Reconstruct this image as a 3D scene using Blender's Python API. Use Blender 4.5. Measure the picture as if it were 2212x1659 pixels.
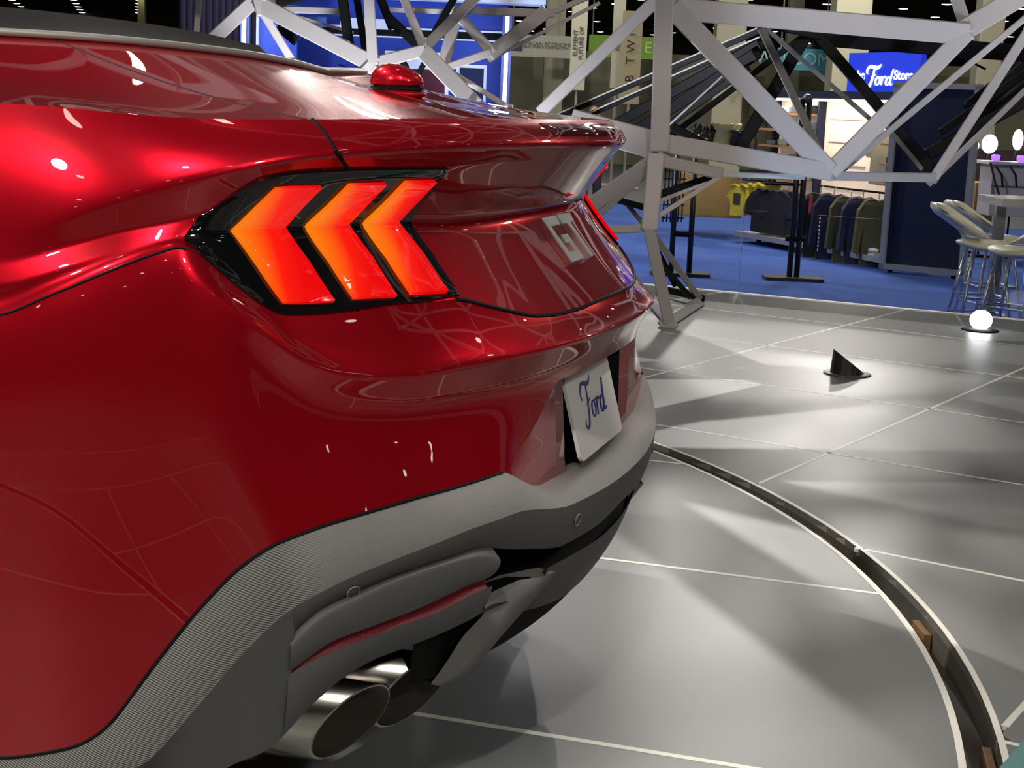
import bpy, bmesh, math, random
import numpy as np
from mathutils import Vector, Matrix
from mathutils.geometry import delaunay_2d_cdt

for o in list(bpy.data.objects): bpy.data.objects.remove(o)
scene=bpy.context.scene
COL=scene.collection
random.seed(7)

# ================= camera =================
FPX=3320.0; IW,IH=2212,1659
YAW,PITCH,ROLL=math.radians(73.2),math.radians(10.3),math.radians(2.4)
CAM=Vector((-2.645,-0.5415,1.118))
FWD=Vector((math.sin(YAW)*math.cos(PITCH),math.cos(YAW)*math.cos(PITCH),-math.sin(PITCH)))
_r=Vector((math.cos(YAW),-math.sin(YAW),0)); _u=_r.cross(FWD)
RGT=_r*math.cos(ROLL)+_u*math.sin(ROLL); UPV=_u*math.cos(ROLL)-_r*math.sin(ROLL)
HEAD=Vector((math.sin(YAW),math.cos(YAW),0)); SIDE=_r
cd=bpy.data.cameras.new('camera'); cam=bpy.data.objects.new('camera',cd); COL.objects.link(cam)
cd.sensor_fit='HORIZONTAL'; cd.sensor_width=36.0; cd.lens=36.0*FPX/IW; cd.clip_start=.05; cd.clip_end=400
M=Matrix((RGT,UPV,-FWD)).transposed().to_4x4(); M.translation=CAM; cam.matrix_world=M
scene.camera=cam

# ================= world, exposure, large lights =================
w=bpy.data.worlds.new('hall_air'); scene.world=w; w.use_nodes=True
bg=w.node_tree.nodes['Background']; bg.inputs[0].default_value=(.75,.77,.8,1); bg.inputs[1].default_value=.10
vs=scene.view_settings; vs.view_transform='Standard'; vs.look='None'; vs.gamma=1; vs.exposure=0.0
vs.use_curve_mapping=False

def spot(name,loc,target,energy,color=(1,.96,.9),size=60,blend=.4,radius=.06):
    l=bpy.data.lights.new(name,'SPOT'); l.energy=energy; l.color=color; l.spot_size=math.radians(size); l.spot_blend=blend; l.shadow_soft_size=radius
    o=bpy.data.objects.new(name,l); COL.objects.link(o); o.location=loc
    o.rotation_euler=(Vector(target)-Vector(loc)).to_track_quat('-Z','Y').to_euler(); return o
def point(name,loc,energy,color=(1,.95,.88),radius=.3):
    l=bpy.data.lights.new(name,'POINT'); l.energy=energy; l.color=color; l.shadow_soft_size=radius
    o=bpy.data.objects.new(name,l); COL.objects.link(o); o.location=loc; return o
# stage spots hung around the car, then a front fill
spot('stage_spot_and_fill',(-2.0,4.2,6.2),(-.4,.4,.4),1100,size=34,radius=.07)
spot('stage_spot_and_fill',(1.2,5.4,6.4),(.45,-.45,.0),2300,size=22,radius=.05)
spot('stage_spot_and_fill',(10.6,1.3,4.2),(2.6,-.2,0),520,size=60,radius=.02)
spot('stage_spot_and_fill',(-5.5,-.6,5.6),(-.6,.3,.85),800,size=26,blend=.8,radius=.1)
spot('stage_spot_and_fill',(2.4,-3.4,6.2),(.2,-.02,.55),1000,size=17,blend=.7,radius=.05)
spot('stage_spot_and_fill',(-3.5,-3.5,5.6),(6.4,1.2,1.8),800,(1,.88,.82),size=27,radius=.2)  # added fill from the camera side, brightens the sculpture's front faces
# first is the wedge uplight; the rest are added to brighten the overhead frames
spot('uplight_and_fill',(4.3,-.1,.12),(5.6,-.3,1.0),60,(.55,.70,1),size=85,radius=.06)
spot('uplight_and_fill',(4.6,-2.6,.1),(4.5,-1.5,3.5),260,(.8,.88,1),size=120,radius=.06)
spot('uplight_and_fill',(5.6,3.0,.1),(6.3,2.2,3.0),300,(.85,.9,1),size=120,radius=.06)
spot('uplight_and_fill',(2.2,-4.2,.1),(2.6,-2.6,4.0),260,(1,.95,.9),size=120,radius=.06)
# hall lamps that light the booths behind
for x,y,z,e in ((14,6,4.8,600),(16,1.0,4.8,450),(20,4,5.5,600),(26,12,6,1400),(30,2,6,1400),(12,-6,5,500),(-9,4,6,1100),(-7,-6,6,1000)):
    point('hall_lamp_glow',(x,y,z),e)

# ================= helpers =================
def ray(x,y): return FWD+RGT*((x-IW/2)/FPX)-UPV*((y-IH/2)/FPX)
def at(x,y,h):
    """the point of the hall seen at photo pixel (x,y), h metres in front of the camera (measured level)"""
    d=ray(x,y); return CAM+d*(h/d.dot(HEAD))
def floor_at(x,y,z=0.0):
    d=ray(x,y); return CAM+d*((z-CAM.z)/d.z)

MATS={}
def mat(name,col,rough=.5,metal=0.0,coat=0.0,emit=None,estr=1.0,spec=.5,bump=None,noise=None,alpha=1.0,trans=0.0,coat_rough=.02):
    if name in MATS: return MATS[name]
    m=bpy.data.materials.new(name); m.use_nodes=True; nt=m.node_tree; b=nt.nodes['Principled BSDF']
    b.inputs['Base Color'].default_value=(*col,1); b.inputs['Roughness'].default_value=rough; b.inputs['Metallic'].default_value=metal
    b.inputs['Coat Weight'].default_value=coat; b.inputs['Coat Roughness'].default_value=coat_rough; b.inputs['Specular IOR Level'].default_value=spec
    if trans: b.inputs['Transmission Weight'].default_value=trans
    if emit: b.inputs['Emission Color'].default_value=(*emit,1); b.inputs['Emission Strength'].default_value=estr
    tc=nt.nodes.new('ShaderNodeTexCoord')
    if noise:   # (scale, amount): gentle colour variation
        n=nt.nodes.new('ShaderNodeTexNoise'); n.inputs['Scale'].default_value=noise[0]; n.inputs['Detail'].default_value=4
        nt.links.new(tc.outputs['Object'],n.inputs['Vector'])
        mx=nt.nodes.new('ShaderNodeMix'); mx.data_type='RGBA'
        mx.inputs[6].default_value=(*[c*(1-noise[1]) for c in col],1); mx.inputs[7].default_value=(*[min(1,c*(1+noise[1])) for c in col],1)
        nt.links.new(n.outputs['Fac'],mx.inputs[0]); nt.links.new(mx.outputs[2],b.inputs['Base Color'])
    if bump:    # (scale, strength)
        n=nt.nodes.new('ShaderNodeTexNoise'); n.inputs['Scale'].default_value=bump[0]; n.inputs['Detail'].default_value=3
        nt.links.new(tc.outputs['Object'],n.inputs['Vector'])
        bp=nt.nodes.new('ShaderNodeBump'); bp.inputs['Strength'].default_value=bump[1]; bp.inputs['Distance'].default_value=.002
        nt.links.new(n.outputs['Fac'],bp.inputs['Height']); nt.links.new(bp.outputs['Normal'],b.inputs['Normal'])
    MATS[name]=m; return m

def link(name,me,m=None,parent=None):
    o=bpy.data.objects.new(name,me); COL.objects.link(o)
    if m is not None and len(me.materials)==0: me.materials.append(m)
    if parent is not None: o.parent=parent
    return o
def tag(o,label=None,cat=None,group=None,kind=None):
    if label: o['label']=label
    if cat: o['category']=cat
    if group: o['group']=group
    if kind: o['kind']=kind
    return o
def empty(name,loc=(0,0,0),rz=0):
    o=bpy.data.objects.new(name,None); COL.objects.link(o); o.location=loc; o.rotation_euler=(0,0,rz); o.empty_display_size=.1; return o
def mesh(name,v,f,m=None,parent=None,smooth=False):
    me=bpy.data.meshes.new(name); me.from_pydata([tuple(map(float,p)) for p in v],[],f); me.update()
    if smooth: me.polygons.foreach_set('use_smooth',[True]*len(me.polygons))
    if parent is not None and parent.type=='EMPTY':
        pm=parent_world(parent)
        if pm is not None: me.transform(pm.inverted())
    return link(name,me,m,parent)
def parent_world(p):
    if p.parent is None: return Matrix.LocRotScale(p.location,p.rotation_euler.to_quaternion(),None)
    return parent_world(p.parent)@Matrix.LocRotScale(p.location,p.rotation_euler.to_quaternion(),None)
def from_bm(name,bm,m=None,parent=None,smooth=False):
    bmesh.ops.recalc_face_normals(bm,faces=bm.faces)
    me=bpy.data.meshes.new(name); bm.to_mesh(me); bm.free()
    if smooth: me.polygons.foreach_set('use_smooth',[True]*len(me.polygons))
    if parent is not None:
        r=parent
        me.transform(parent_world(r).inverted()) if r.type=='EMPTY' or r.location.length>0 else None
    return link(name,me,m,parent)
def bm_box(bm,c,ax,half):
    """box with centre c, axes ax (3 unit vectors), half sizes"""
    vs=[]
    for sx in (-1,1):
        for sy in (-1,1):
            for sz in (-1,1): vs.append(bm.verts.new(Vector(c)+ax[0]*half[0]*sx+ax[1]*half[1]*sy+ax[2]*half[2]*sz))
    for q in ((0,1,3,2),(4,6,7,5),(0,4,5,1),(2,3,7,6),(0,2,6,4),(1,5,7,3)): bm.faces.new([vs[i] for i in q])
Z=Vector((0,0,1))
def box(name,c,half,m,parent=None,ax=None,bevel=0.0,yaw=None):
    bm=bmesh.new()
    if ax is None:
        if yaw is None: ax=(SIDE,HEAD,Z)
        else: ax=(Vector((math.cos(yaw),math.sin(yaw),0)),Vector((-math.sin(yaw),math.cos(yaw),0)),Z)
    bm_box(bm,c,ax,half)
    if bevel: bmesh.ops.bevel(bm,geom=list(bm.edges),offset=bevel,segments=2,affect='EDGES',profile=.7)
    return from_bm(name,bm,m,parent)
def pbox(name,x0,y0,x1,y1,h,depth,m,parent=None,bevel=0.0):
    """upright box whose front spans the photo rectangle at h metres, depth going away"""
    a=at(x0,(y0+y1)/2,h); b=at(x1,(y0+y1)/2,h); t=at((x0+x1)/2,y0,h); u=at((x0+x1)/2,y1,h)
    c=at((x0+x1)/2,(y0+y1)/2,h)+HEAD*(depth/2)
    return box(name,c,((b-a).length/2,depth/2,abs(t.z-u.z)/2),m,parent,bevel=bevel)
def tube_mesh(bm,pts,r,n=8,cap=True):
    pts=[Vector(p) for p in pts]; rings=[]
    up=None
    for i,p in enumerate(pts):
        t=(pts[min(i+1,len(pts)-1)]-pts[max(i-1,0)]).normalized()
        a=t.cross(Z) if abs(t.z)<.95 else t.cross(Vector((1,0,0)))
        if up is not None:
            a2=up-t*up.dot(t)
            if a2.length>1e-4: a=a2
        a.normalize(); b=t.cross(a); up=a
        rr=r[i] if isinstance(r,(list,tuple)) else r
        rings.append([bm.verts.new(p+(a*math.cos(2*math.pi*k/n)+b*math.sin(2*math.pi*k/n))*rr) for k in range(n)])
    for A,B in zip(rings,rings[1:]):
        for k in range(n): bm.faces.new((A[k],A[(k+1)%n],B[(k+1)%n],B[k]))
    if cap: bm.faces.new(rings[0][::-1]); bm.faces.new(rings[-1])
def tube(name,pts,r,m,parent=None,n=8):
    bm=bmesh.new(); tube_mesh(bm,pts,r,n); return from_bm(name,bm,m,parent,smooth=n>6)
def lathe(name,prof,c,m,parent=None,n=24,axis=Z,smooth=True,cap=True):
    """prof: (radius, height) list turned about axis through c"""
    ax=Vector(axis).normalized(); a=ax.cross(Vector((1,0,0))) if abs(ax.x)<.9 else ax.cross(Vector((0,1,0))); a.normalize(); b=ax.cross(a)
    bm=bmesh.new(); rings=[]
    for r,h in prof:
        rings.append([bm.verts.new(Vector(c)+ax*h+(a*math.cos(2*math.pi*k/n)+b*math.sin(2*math.pi*k/n))*max(r,1e-4)) for k in range(n)])
    for A,B in zip(rings,rings[1:]):
        for k in range(n): bm.faces.new((A[k],A[(k+1)%n],B[(k+1)%n],B[k]))
    if cap: bm.faces.new(rings[0][::-1]); bm.faces.new(rings[-1])
    return from_bm(name,bm,m,parent,smooth)
def text(name,s,loc,ax_x,ax_y,size,m,parent=None,depth=.004,align='CENTER',bold=0.0):
    """flat lettering turned into a mesh, ax_x reading direction, ax_y up"""
    cu=bpy.data.curves.new(name,'FONT'); cu.body=s; cu.size=size; cu.extrude=depth; cu.align_x=align; cu.align_y='CENTER'; cu.offset=bold
    o=bpy.data.objects.new(name,cu); COL.objects.link(o)
    dg=bpy.context.evaluated_depsgraph_get(); me=bpy.data.meshes.new_from_object(o.evaluated_get(dg)); bpy.data.objects.remove(o)
    X=Vector(ax_x).normalized(); Y=Vector(ax_y).normalized(); N=X.cross(Y)
    T=Matrix((X,Y,N)).transposed().to_4x4(); T.translation=Vector(loc); me.transform(T)
    if parent is not None: me.transform(parent_world(parent).inverted()) if parent.type=='EMPTY' else None
    me.materials.clear(); return link(name,me,m,parent)
def spline(P,n=10):
    P=[np.array(p,float) for p in P]; out=[]
    for i in range(len(P)-1):
        p0=P[i-1] if i else 2*P[0]-P[1]; p1,p2=P[i],P[i+1]; p3=P[i+2] if i+2<len(P) else 2*P[-1]-P[-2]
        for k in range(n):
            t=k/n; out.append(.5*(2*p1+(p2-p0)*t+(2*p0-5*p1+4*p2-p3)*t*t+(3*p1-p0-3*p2+p3)*t**3))
    out.append(P[-1]); return out
# the cursive word on plate and sign: strokes of (x, y, pen width)
SCRIPT=[[(.06,.52,.03),(.02,.62,.06),(.05,.76,.08),(.16,.86,.09),(.30,.84,.10),(.44,.80,.11),(.56,.86,.08),(.62,.96,.02)],
        [(.34,.80,.05),(.33,.62,.07),(.29,.38,.08),(.23,.14,.085),(.14,-.04,.08),(.04,-.06,.06),(.0,.04,.05),(.04,.12,.02)],
        [(.22,.40,.02),(.32,.43,.035),(.42,.50,.02)],
        [(.56,.40,.05),(.48,.37,.06),(.43,.24,.065),(.45,.10,.055),(.53,.08,.045),(.60,.18,.055),(.61,.32,.055),(.56,.40,.045),(.62,.38,.03),(.69,.42,.03)],
        [(.69,.42,.03),(.72,.34,.05),(.70,.20,.06),(.68,.06,.06)],
        [(.69,.22,.03),(.76,.38,.045),(.83,.41,.06),(.87,.36,.05)],
        [(1.06,.36,.05),(.98,.39,.05),(.90,.28,.06),(.89,.12,.06),(.96,.07,.045),(1.04,.18,.05),(1.09,.36,.055)],
        [(1.18,.76,.035),(1.12,.50,.06),(1.07,.22,.06),(1.09,.08,.05),(1.18,.12,.02)]]
def script_word(name,origin,ax_x,ax_y,size,m,parent=None,depth=.003,fat=1.0,wide=1.55):
    X=Vector(ax_x).normalized(); Y=Vector(ax_y).normalized(); N=X.cross(Y); bm=bmesh.new()
    for si,st in enumerate(SCRIPT):
        P=spline(st,8); lift=depth+.0002*si
        L,R=[],[]
        for i,p in enumerate(P):
            a=P[max(i-1,0)]; b=P[min(i+1,len(P)-1)]; t=np.array([b[0]-a[0],b[1]-a[1]]); t/=np.linalg.norm(t)+1e-9; nn=np.array([-t[1],t[0]])*p[2]*.5*fat
            for lst,s in ((L,1),(R,-1)):
                q=Vector(origin)+X*((p[0]*wide+s*nn[0]*1.2)*size)+Y*((p[1]+s*nn[1])*size); lst.append((bm.verts.new(q+N*lift),bm.verts.new(q)))
        for i in range(len(P)-1):
            bm.faces.new((R[i][0],R[i+1][0],L[i+1][0],L[i][0])); bm.faces.new((L[i][0],L[i+1][0],L[i+1][1],L[i][1])); bm.faces.new((R[i+1][0],R[i][0],R[i][1],R[i+1][1]))
        bm.faces.new((L[0][0],L[0][1],R[0][1],R[0][0])); bm.faces.new((R[-1][0],R[-1][1],L[-1][1],L[-1][0]))
    me=bpy.data.meshes.new(name); bm.to_mesh(me); bm.free()
    if parent is not None and parent.type=='EMPTY': me.transform(parent_world(parent).inverted())
    return link(name,me,m,parent)
# ================= car tables =================
ROWS={
 'F1':([(328.2,0.15,0.86,1.092),(310.2,0.15,0.86,1.0901),(287.4,0.15,0.86,1.0845),(263.6,0.15,0.86,1.0816),(237.5,0.15,0.86,1.0835),(212.8,0.15,0.86,1.0864),(181.8,0.15,0.86,1.0913),(139.1,0.15,0.86,1.0951),(97.1,0.15,0.86,1.0964),(45.8,0.15,0.86,1.0965)],10),
 'F2':([(327.8,0.115,0.905,0.9235),(311.0,0.115,0.905,0.9492),(289.8,0.115,0.905,0.9744),(272.7,0.115,0.905,0.9958),(249.1,0.115,0.905,1.0156),(223.1,0.115,0.905,1.0347),(207.1,0.115,0.905,1.0408),(181.4,0.115,0.905,1.0493),(137.2,0.115,0.905,1.0555),(82.8,0.115,0.905,1.0551),(3.1,0.115,0.905,1.0509)],7),
 'F2b':([(328.5,0.115,0.913,0.8827),(312.0,0.118,0.905,0.9081),(290.5,0.1215,0.8989,0.9324),(274.2,0.1255,0.8968,0.9449),(258.6,0.1297,0.8969,0.9571),(247.5,0.1329,0.8984,0.9755),(231.3,0.1375,0.9008,1.0052),(216.1,0.1401,0.902,1.0153),(202.5,0.1402,0.902,1.0198),(183.3,0.1403,0.902,1.023),(149.2,0.1405,0.902,1.0247),(110.0,0.1407,0.902,1.0289),(73.5,0.1408,0.902,1.0271),(48.7,0.1409,0.902,1.0211)],5),
 'F3':([(328.5,0.11,0.921,0.85),(311.8,0.112,0.916,0.8819),(289.9,0.1172,0.9108,0.9092),(273.0,0.124,0.9088,0.9227),(263.5,0.128,0.908,0.9281),(237.5,0.1569,0.9057,0.9361),(200.8,0.1939,0.9009,0.9397),(175.7,0.2008,0.9,0.9414),(147.9,0.2016,0.9,0.941),(124.2,0.2022,0.9,0.9363),(93.7,0.2028,0.9,0.9374),(54.6,0.2035,0.9,0.9409),(0.4,0.2041,0.9,0.9421)],5),
 'F4':([(328.5,0.105,0.93,0.8145),(315.6,0.1062,0.93,0.8462),(299.6,0.1075,0.93,0.8736),(282.5,0.1087,0.93,0.9),(266.6,0.1099,0.93,0.9196),(258.1,0.114,0.928,0.9051),(244.1,0.122,0.924,0.8709),(229.5,0.1298,0.92,0.8372),(224.5,0.1288,0.92,0.825),(216.8,0.1272,0.92,0.8218),(200.5,0.1237,0.92,0.824),(183.1,0.1201,0.92,0.831),(148.0,0.1148,0.92,0.8331),(133.7,0.1041,0.92,0.8194),(120.0,0.095,0.92,0.8072),(102.6,0.085,0.92,0.7941),(82.6,0.0822,0.92,0.7893),(56.3,0.0792,0.92,0.7891),(30.5,0.0767,0.92,0.794)],3),
 'F5':([(328.2,0.1,0.94,0.7824),(311.0,0.1016,0.939,0.8182),(289.5,0.1032,0.9381,0.855),(275.8,0.1042,0.9375,0.8835),(267.9,0.1048,0.9371,0.9022),(260.1,0.1023,0.9361,0.8846),(252.4,0.0983,0.9347,0.8545),(242.5,0.0933,0.9329,0.8208),(232.8,0.0883,0.9312,0.7924),(226.5,0.085,0.93,0.7744),(220.0,0.0822,0.93,0.7611),(213.7,0.0794,0.93,0.7506),(204.6,0.0753,0.93,0.7429),(193.8,0.0704,0.93,0.74),(181.7,0.0656,0.93,0.7389),(164.8,0.06,0.93,0.7451),(139.0,0.0517,0.93,0.7479),(105.4,0.0433,0.93,0.7517),(71.8,0.0371,0.93,0.7545)],3),
 'F6':([(327.6,0.1,0.948,0.7158),(299.2,0.1,0.9465,0.7789),(277.5,0.1,0.9455,0.8239),(265.4,0.1,0.945,0.8489),(250.5,0.1013,0.9417,0.812),(235.4,0.1027,0.9383,0.7609),(220.7,0.104,0.935,0.7139),(207.8,0.1009,0.9339,0.6913),(186.4,0.0958,0.9321,0.6822),(152.4,0.09,0.93,0.6833),(122.9,0.0827,0.93,0.6859),(79.2,0.0747,0.93,0.6923),(52.3,0.0709,0.93,0.6971),(17.6,0.068,0.93,0.7021)],6),
 'F7':([(335.6,0.06,0.945,0.2016),(325.4,0.0596,0.9446,0.2179),(314.8,0.0592,0.9442,0.2344),(304.5,0.0589,0.9439,0.2659),(288.1,0.0585,0.9435,0.3541),(272.6,0.0581,0.9431,0.4291),(258.0,0.0577,0.9427,0.4829),(246.5,0.0574,0.9424,0.5102),(238.9,0.0573,0.9423,0.5234),(220.8,0.0568,0.9418,0.5422),(203.7,0.0563,0.9413,0.5544),(186.1,0.0559,0.9409,0.5645),(163.2,0.0554,0.9404,0.5689),(139.9,0.0551,0.9401,0.5722),(135.6,0.055,0.94,0.5715),(116.3,0.0653,0.94,0.542),(104.6,0.0708,0.94,0.5262),(95.1,0.075,0.94,0.5188),(77.5,0.0828,0.94,0.5159),(29.0,0.1,0.94,0.504)],3),
 'F8':([(327.0,0.0536,0.93,0.1628),(313.7,0.0521,0.93,0.1777),(293.8,0.0504,0.93,0.2102),(277.8,0.0491,0.93,0.2842),(261.4,0.0478,0.93,0.3534),(243.9,0.0465,0.93,0.4137),(231.0,0.0455,0.93,0.4398),(220.6,0.044,0.93,0.456),(213.9,0.0423,0.93,0.4665),(194.1,0.0371,0.93,0.4885),(169.9,0.032,0.93,0.5063),(135.4,0.0274,0.93,0.5134),(107.0,0.0259,0.93,0.4954),(96.0,0.0255,0.93,0.49),(31.8,0.0233,0.93,0.4862)],4),
 'G1':([(281.9,0.0596,0.9223,0.2001),(269.5,0.0586,0.9218,0.2597),(254.5,0.0574,0.9212,0.3179),(241.0,0.0564,0.9207,0.3682),(233.4,0.0558,0.9204,0.3913),(225.9,0.0553,0.9201,0.4181),(211.4,0.0529,0.92,0.4372),(198.4,0.0503,0.92,0.4528),(183.8,0.0477,0.92,0.4624),(165.4,0.045,0.92,0.4675),(156.7,0.044,0.92,0.4696),(138.3,0.042,0.92,0.4506),(95.0,0.0399,0.92,0.4181),(46.2,0.0382,0.92,0.4159),(7.2,0.0372,0.92,0.4246)],4),
 'G2':([(282.1,0.0514,0.9226,0.1976),(270.3,0.0513,0.9227,0.2512),(254.0,0.0512,0.9228,0.3093),(240.3,0.051,0.923,0.3614),(232.8,0.0502,0.9233,0.386),(224.4,0.0465,0.925,0.4153),(212.0,0.0417,0.9269,0.434),(200.3,0.0405,0.9265,0.45),(185.8,0.0391,0.926,0.4592),(167.6,0.0376,0.9255,0.4618),(153.1,0.0367,0.9252,0.4543),(144.0,0.0362,0.9251,0.4361)],3),
 'G3':([(274.2,0.0583,0.9137,0.1966),(266.8,0.0583,0.9137,0.2293),(253.1,0.0582,0.9138,0.2745),(241.1,0.0581,0.9139,0.3188),(231.5,0.058,0.914,0.342),(219.4,0.0507,0.9193,0.3725),(198.8,0.0465,0.9215,0.3908),(174.5,0.0458,0.9208,0.4088),(163.1,0.0455,0.9205,0.4144),(144.6,0.0451,0.9201,0.4165)],3),
 'G4':([(274.4,0.0583,0.9127,0.1928),(266.9,0.0583,0.9127,0.2256),(253.2,0.0582,0.9128,0.2708),(241.3,0.0581,0.9129,0.3151),(231.6,0.058,0.913,0.3376),(218.8,0.0477,0.9174,0.3578),(199.8,0.043,0.9188,0.3775),(175.9,0.0416,0.9184,0.3902),(164.7,0.041,0.9183,0.3995),(148.2,0.0404,0.9181,0.4037)],3),
 'G5':([(271.1,0.07,0.9,0.1676),(258.8,0.07,0.9,0.1934),(243.6,0.07,0.9,0.2081),(236.5,0.07,0.9,0.2278),(227.4,0.07,0.9,0.2628),(212.8,0.07,0.9,0.3042),(201.3,0.07,0.9,0.3234),(186.1,0.07,0.9,0.3325),(166.8,0.07,0.9,0.3396),(142.8,0.07,0.9,0.3485)],3),
 'T1':([(112.0,0.0559,0.9,0.3807),(93.0,0.0557,0.9,0.382),(59.5,0.0555,0.9,0.3783),(21.7,0.0554,0.9,0.3721)],3),
 'T2':([(99.4,0.11,0.86,0.297),(78.1,0.11,0.86,0.2821),(37.6,0.11,0.86,0.2631),(1.9,0.11,0.86,0.2589)],3),
 'A':([(237.8,0.645,0.68,1.1902),(196.9,0.645,0.68,1.1892),(156.7,0.645,0.68,1.1849),(95.8,0.645,0.68,1.1785),(40.2,0.645,0.68,1.1689),(2.8,0.645,0.68,1.1587)],12),
 'A1':([(231.0,0.685,0.655,1.2116),(196.9,0.685,0.655,1.2039),(161.5,0.685,0.655,1.1975),(120.8,0.685,0.655,1.1881),(76.0,0.685,0.655,1.1846),(25.4,0.685,0.655,1.1765)],12),
 'A2':([(217.4,0.775,0.59,1.2388),(181.1,0.775,0.59,1.2323),(135.2,0.775,0.59,1.2268),(81.6,0.775,0.59,1.2193),(18.8,0.775,0.59,1.2068)],12),
}
HOUS=[(263.0, 30.36), (258.1, 21.39), (247.4, 20.1), (232.3, 18.55), (216.6, 19.33), (202.7, 19.5), (183.3, 19.75), (148.5, 20.13), (148.9, 24.78), (149.5, 29.54), (149.1, 29.92), (145.9, 34.35), (147.2, 39.54), (166.1, 39.91), (182.8, 39.86), (200.2, 39.87), (216.7, 39.89), (224.4, 40.03), (230.1, 39.96), (244.0, 39.78), (257.3, 38.33), (262.8, 33.77)]
C1=[(223.6, 21.76), (205.3, 22.25), (212.0, 29.39), (205.8, 34.13), (202.7, 38.85), (221.1, 38.73), (228.2, 34.75), (238.2, 29.79), (230.5, 25.6)]
C2=[(194.9, 22.07), (179.9, 22.14), (184.8, 29.4), (180.6, 34.36), (180.1, 39.29), (195.7, 38.78), (197.9, 34.3), (202.3, 29.81), (198.1, 26.04)]
C3=[(170.5, 21.9), (153.9, 21.88), (159.3, 29.3), (154.3, 34.33), (154.8, 39.35), (172.8, 39.12), (173.4, 34.43), (177.1, 29.83), (173.3, 25.96)]
TIPS=[(-.635,.294,.202,.062),(-.515,.242,.214,.062)]
FIN_OUT= [((-0.4, 0.112, 0.3784), (-0.325, 0.0696, 0.3756)), ((-0.47, 0.1412, 0.3695), (-0.37, 0.1107, 0.3172)), ((-0.48, 0.1422, 0.3441), (-0.405, 0.1371, 0.2804)), ((-0.49, 0.1713, 0.3057), (-0.435, 0.1535, 0.2556)), ((-0.5, 0.1907, 0.2686), (-0.46, 0.175, 0.2318)), ((-0.505, 0.2164, 0.2263), (-0.49, 0.2063, 0.2194))]
# ---- car body surface: plan curve (normalised half width, rearward depth) and feature rows --------
TU=np.array([0,.1,.2,.3,.4,.5,.6,.7,.8,.87,.92,.96,.985,1.0,1.0,1.0])
TY=np.array([0,.002,.008,.019,.035,.058,.090,.135,.205,.275,.345,.43,.53,.70,1.0,1.4])
NL=400
def _cr(A,odd):
    t=np.linspace(0,len(A)-1-1e-9,NL);i=t.astype(int);f=t-i
    g=lambda k:A[np.clip(k,0,len(A)-1)]
    p0,p1,p2,p3=g(i-1),g(i),g(i+1),g(i+2)
    p0=np.where(i==0,-A[1] if odd else A[1],p0)
    return .5*(2*p1+(p2-p0)*f+(2*p0-5*p1+4*p2-p3)*f**2+(3*p1-p0-3*p2+p3)*f**3)
DU=_cr(TU,True);DY=_cr(TY,False)
def gsmooth(a,sig,odd=False):
    if sig<=0: return a
    n=int(3*sig)+1;k=np.exp(-.5*(np.arange(-n,n+1)/sig)**2);k/=k.sum()
    left=(-a[1:n+1][::-1]) if odd else a[1:n+1][::-1]
    right=2*a[-1]-a[-n-1:-1][::-1]
    return np.convolve(np.r_[left,a,right],k,'valid')
DU=gsmooth(DU,8,True);DY=gsmooth(DY,8)
LAB=np.arange(NL)
_rows={}
def row(name):
    """X,Y,Z of a feature row at the NL plan stations (0 = centre line, NL-1 = side, forward)"""
    if name not in _rows:
        tab,sig=ROWS[name];tab=np.array(tab)
        o=np.argsort(tab[:,0]);tab=tab[o]
        l=np.abs(tab[:,0]);o=np.argsort(l);tab=tab[o];l=l[o]
        Y0=gsmooth(np.interp(LAB,l,tab[:,1]),max(sig,8));S=gsmooth(np.interp(LAB,l,tab[:,2]),max(sig,8));Z=gsmooth(np.interp(LAB,l,tab[:,3]),sig)
        _rows[name]=np.stack([-S*DU,Y0+DY,Z],1)
    return _rows[name]
def at_lab(R,l):
    l=np.clip(l,0,NL-1);i=np.minimum(l.astype(int),NL-2);f=(l-i)[...,None]
    return R[i]*(1-f)+R[i+1]*f
def patch(rows,labs,n=10,bulge=None,smooth=3,limits=None):
    """grid of points [len(labs)][profile]; limits: per row (lab start, lab end) so that edges follow a seam"""
    K=len(rows);P=[]
    u=np.linspace(0,1,len(labs)) if limits is not None else None
    for k,r in enumerate(rows):
        R=row(r) if isinstance(r,str) else r
        if limits is not None:
            a,b=limits[k];l0,l1=labs[0],labs[-1]
            l=a+(labs-l0)/(l1-l0)*(b-a)
        else: l=labs
        P.append(at_lab(R,l))
    P=np.array(P)                      # K,J,3
    out=[]
    tang=np.gradient(P.mean(0),axis=0)
    nrm=np.stack([-tang[:,1],tang[:,0],0*tang[:,0]],1);nrm/=np.linalg.norm(nrm,axis=1)[:,None]+1e-9
    # outward: away from the car's middle (0,2)
    s=np.sign(((P.mean(0)[:,:2]-np.array([0,2.2]))*nrm[:,:2]).sum(1));nrm*=s[:,None]
    for k in range(K-1):
        a,b=P[k],P[k+1];d=b-a
        bl=0 if bulge is None else bulge[k]
        # normal of the segment in the profile plane
        h=(d*nrm).sum(1);v=d[:,2];L=np.hypot(h,v)+1e-9
        sn=nrm*(-v/L)[:,None]+np.array([0,0,1.])*(h/L)[:,None]
        for i in range(n):
            t=i/n;out.append(a+d*t+sn*(bl*4*t*(1-t)))
    out.append(P[-1]);G=np.array(out)
    for _ in range(smooth):
        G[1:-1]=.5*G[1:-1]+.25*(G[:-2]+G[2:])
    return G                            # profile,J,3
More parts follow.
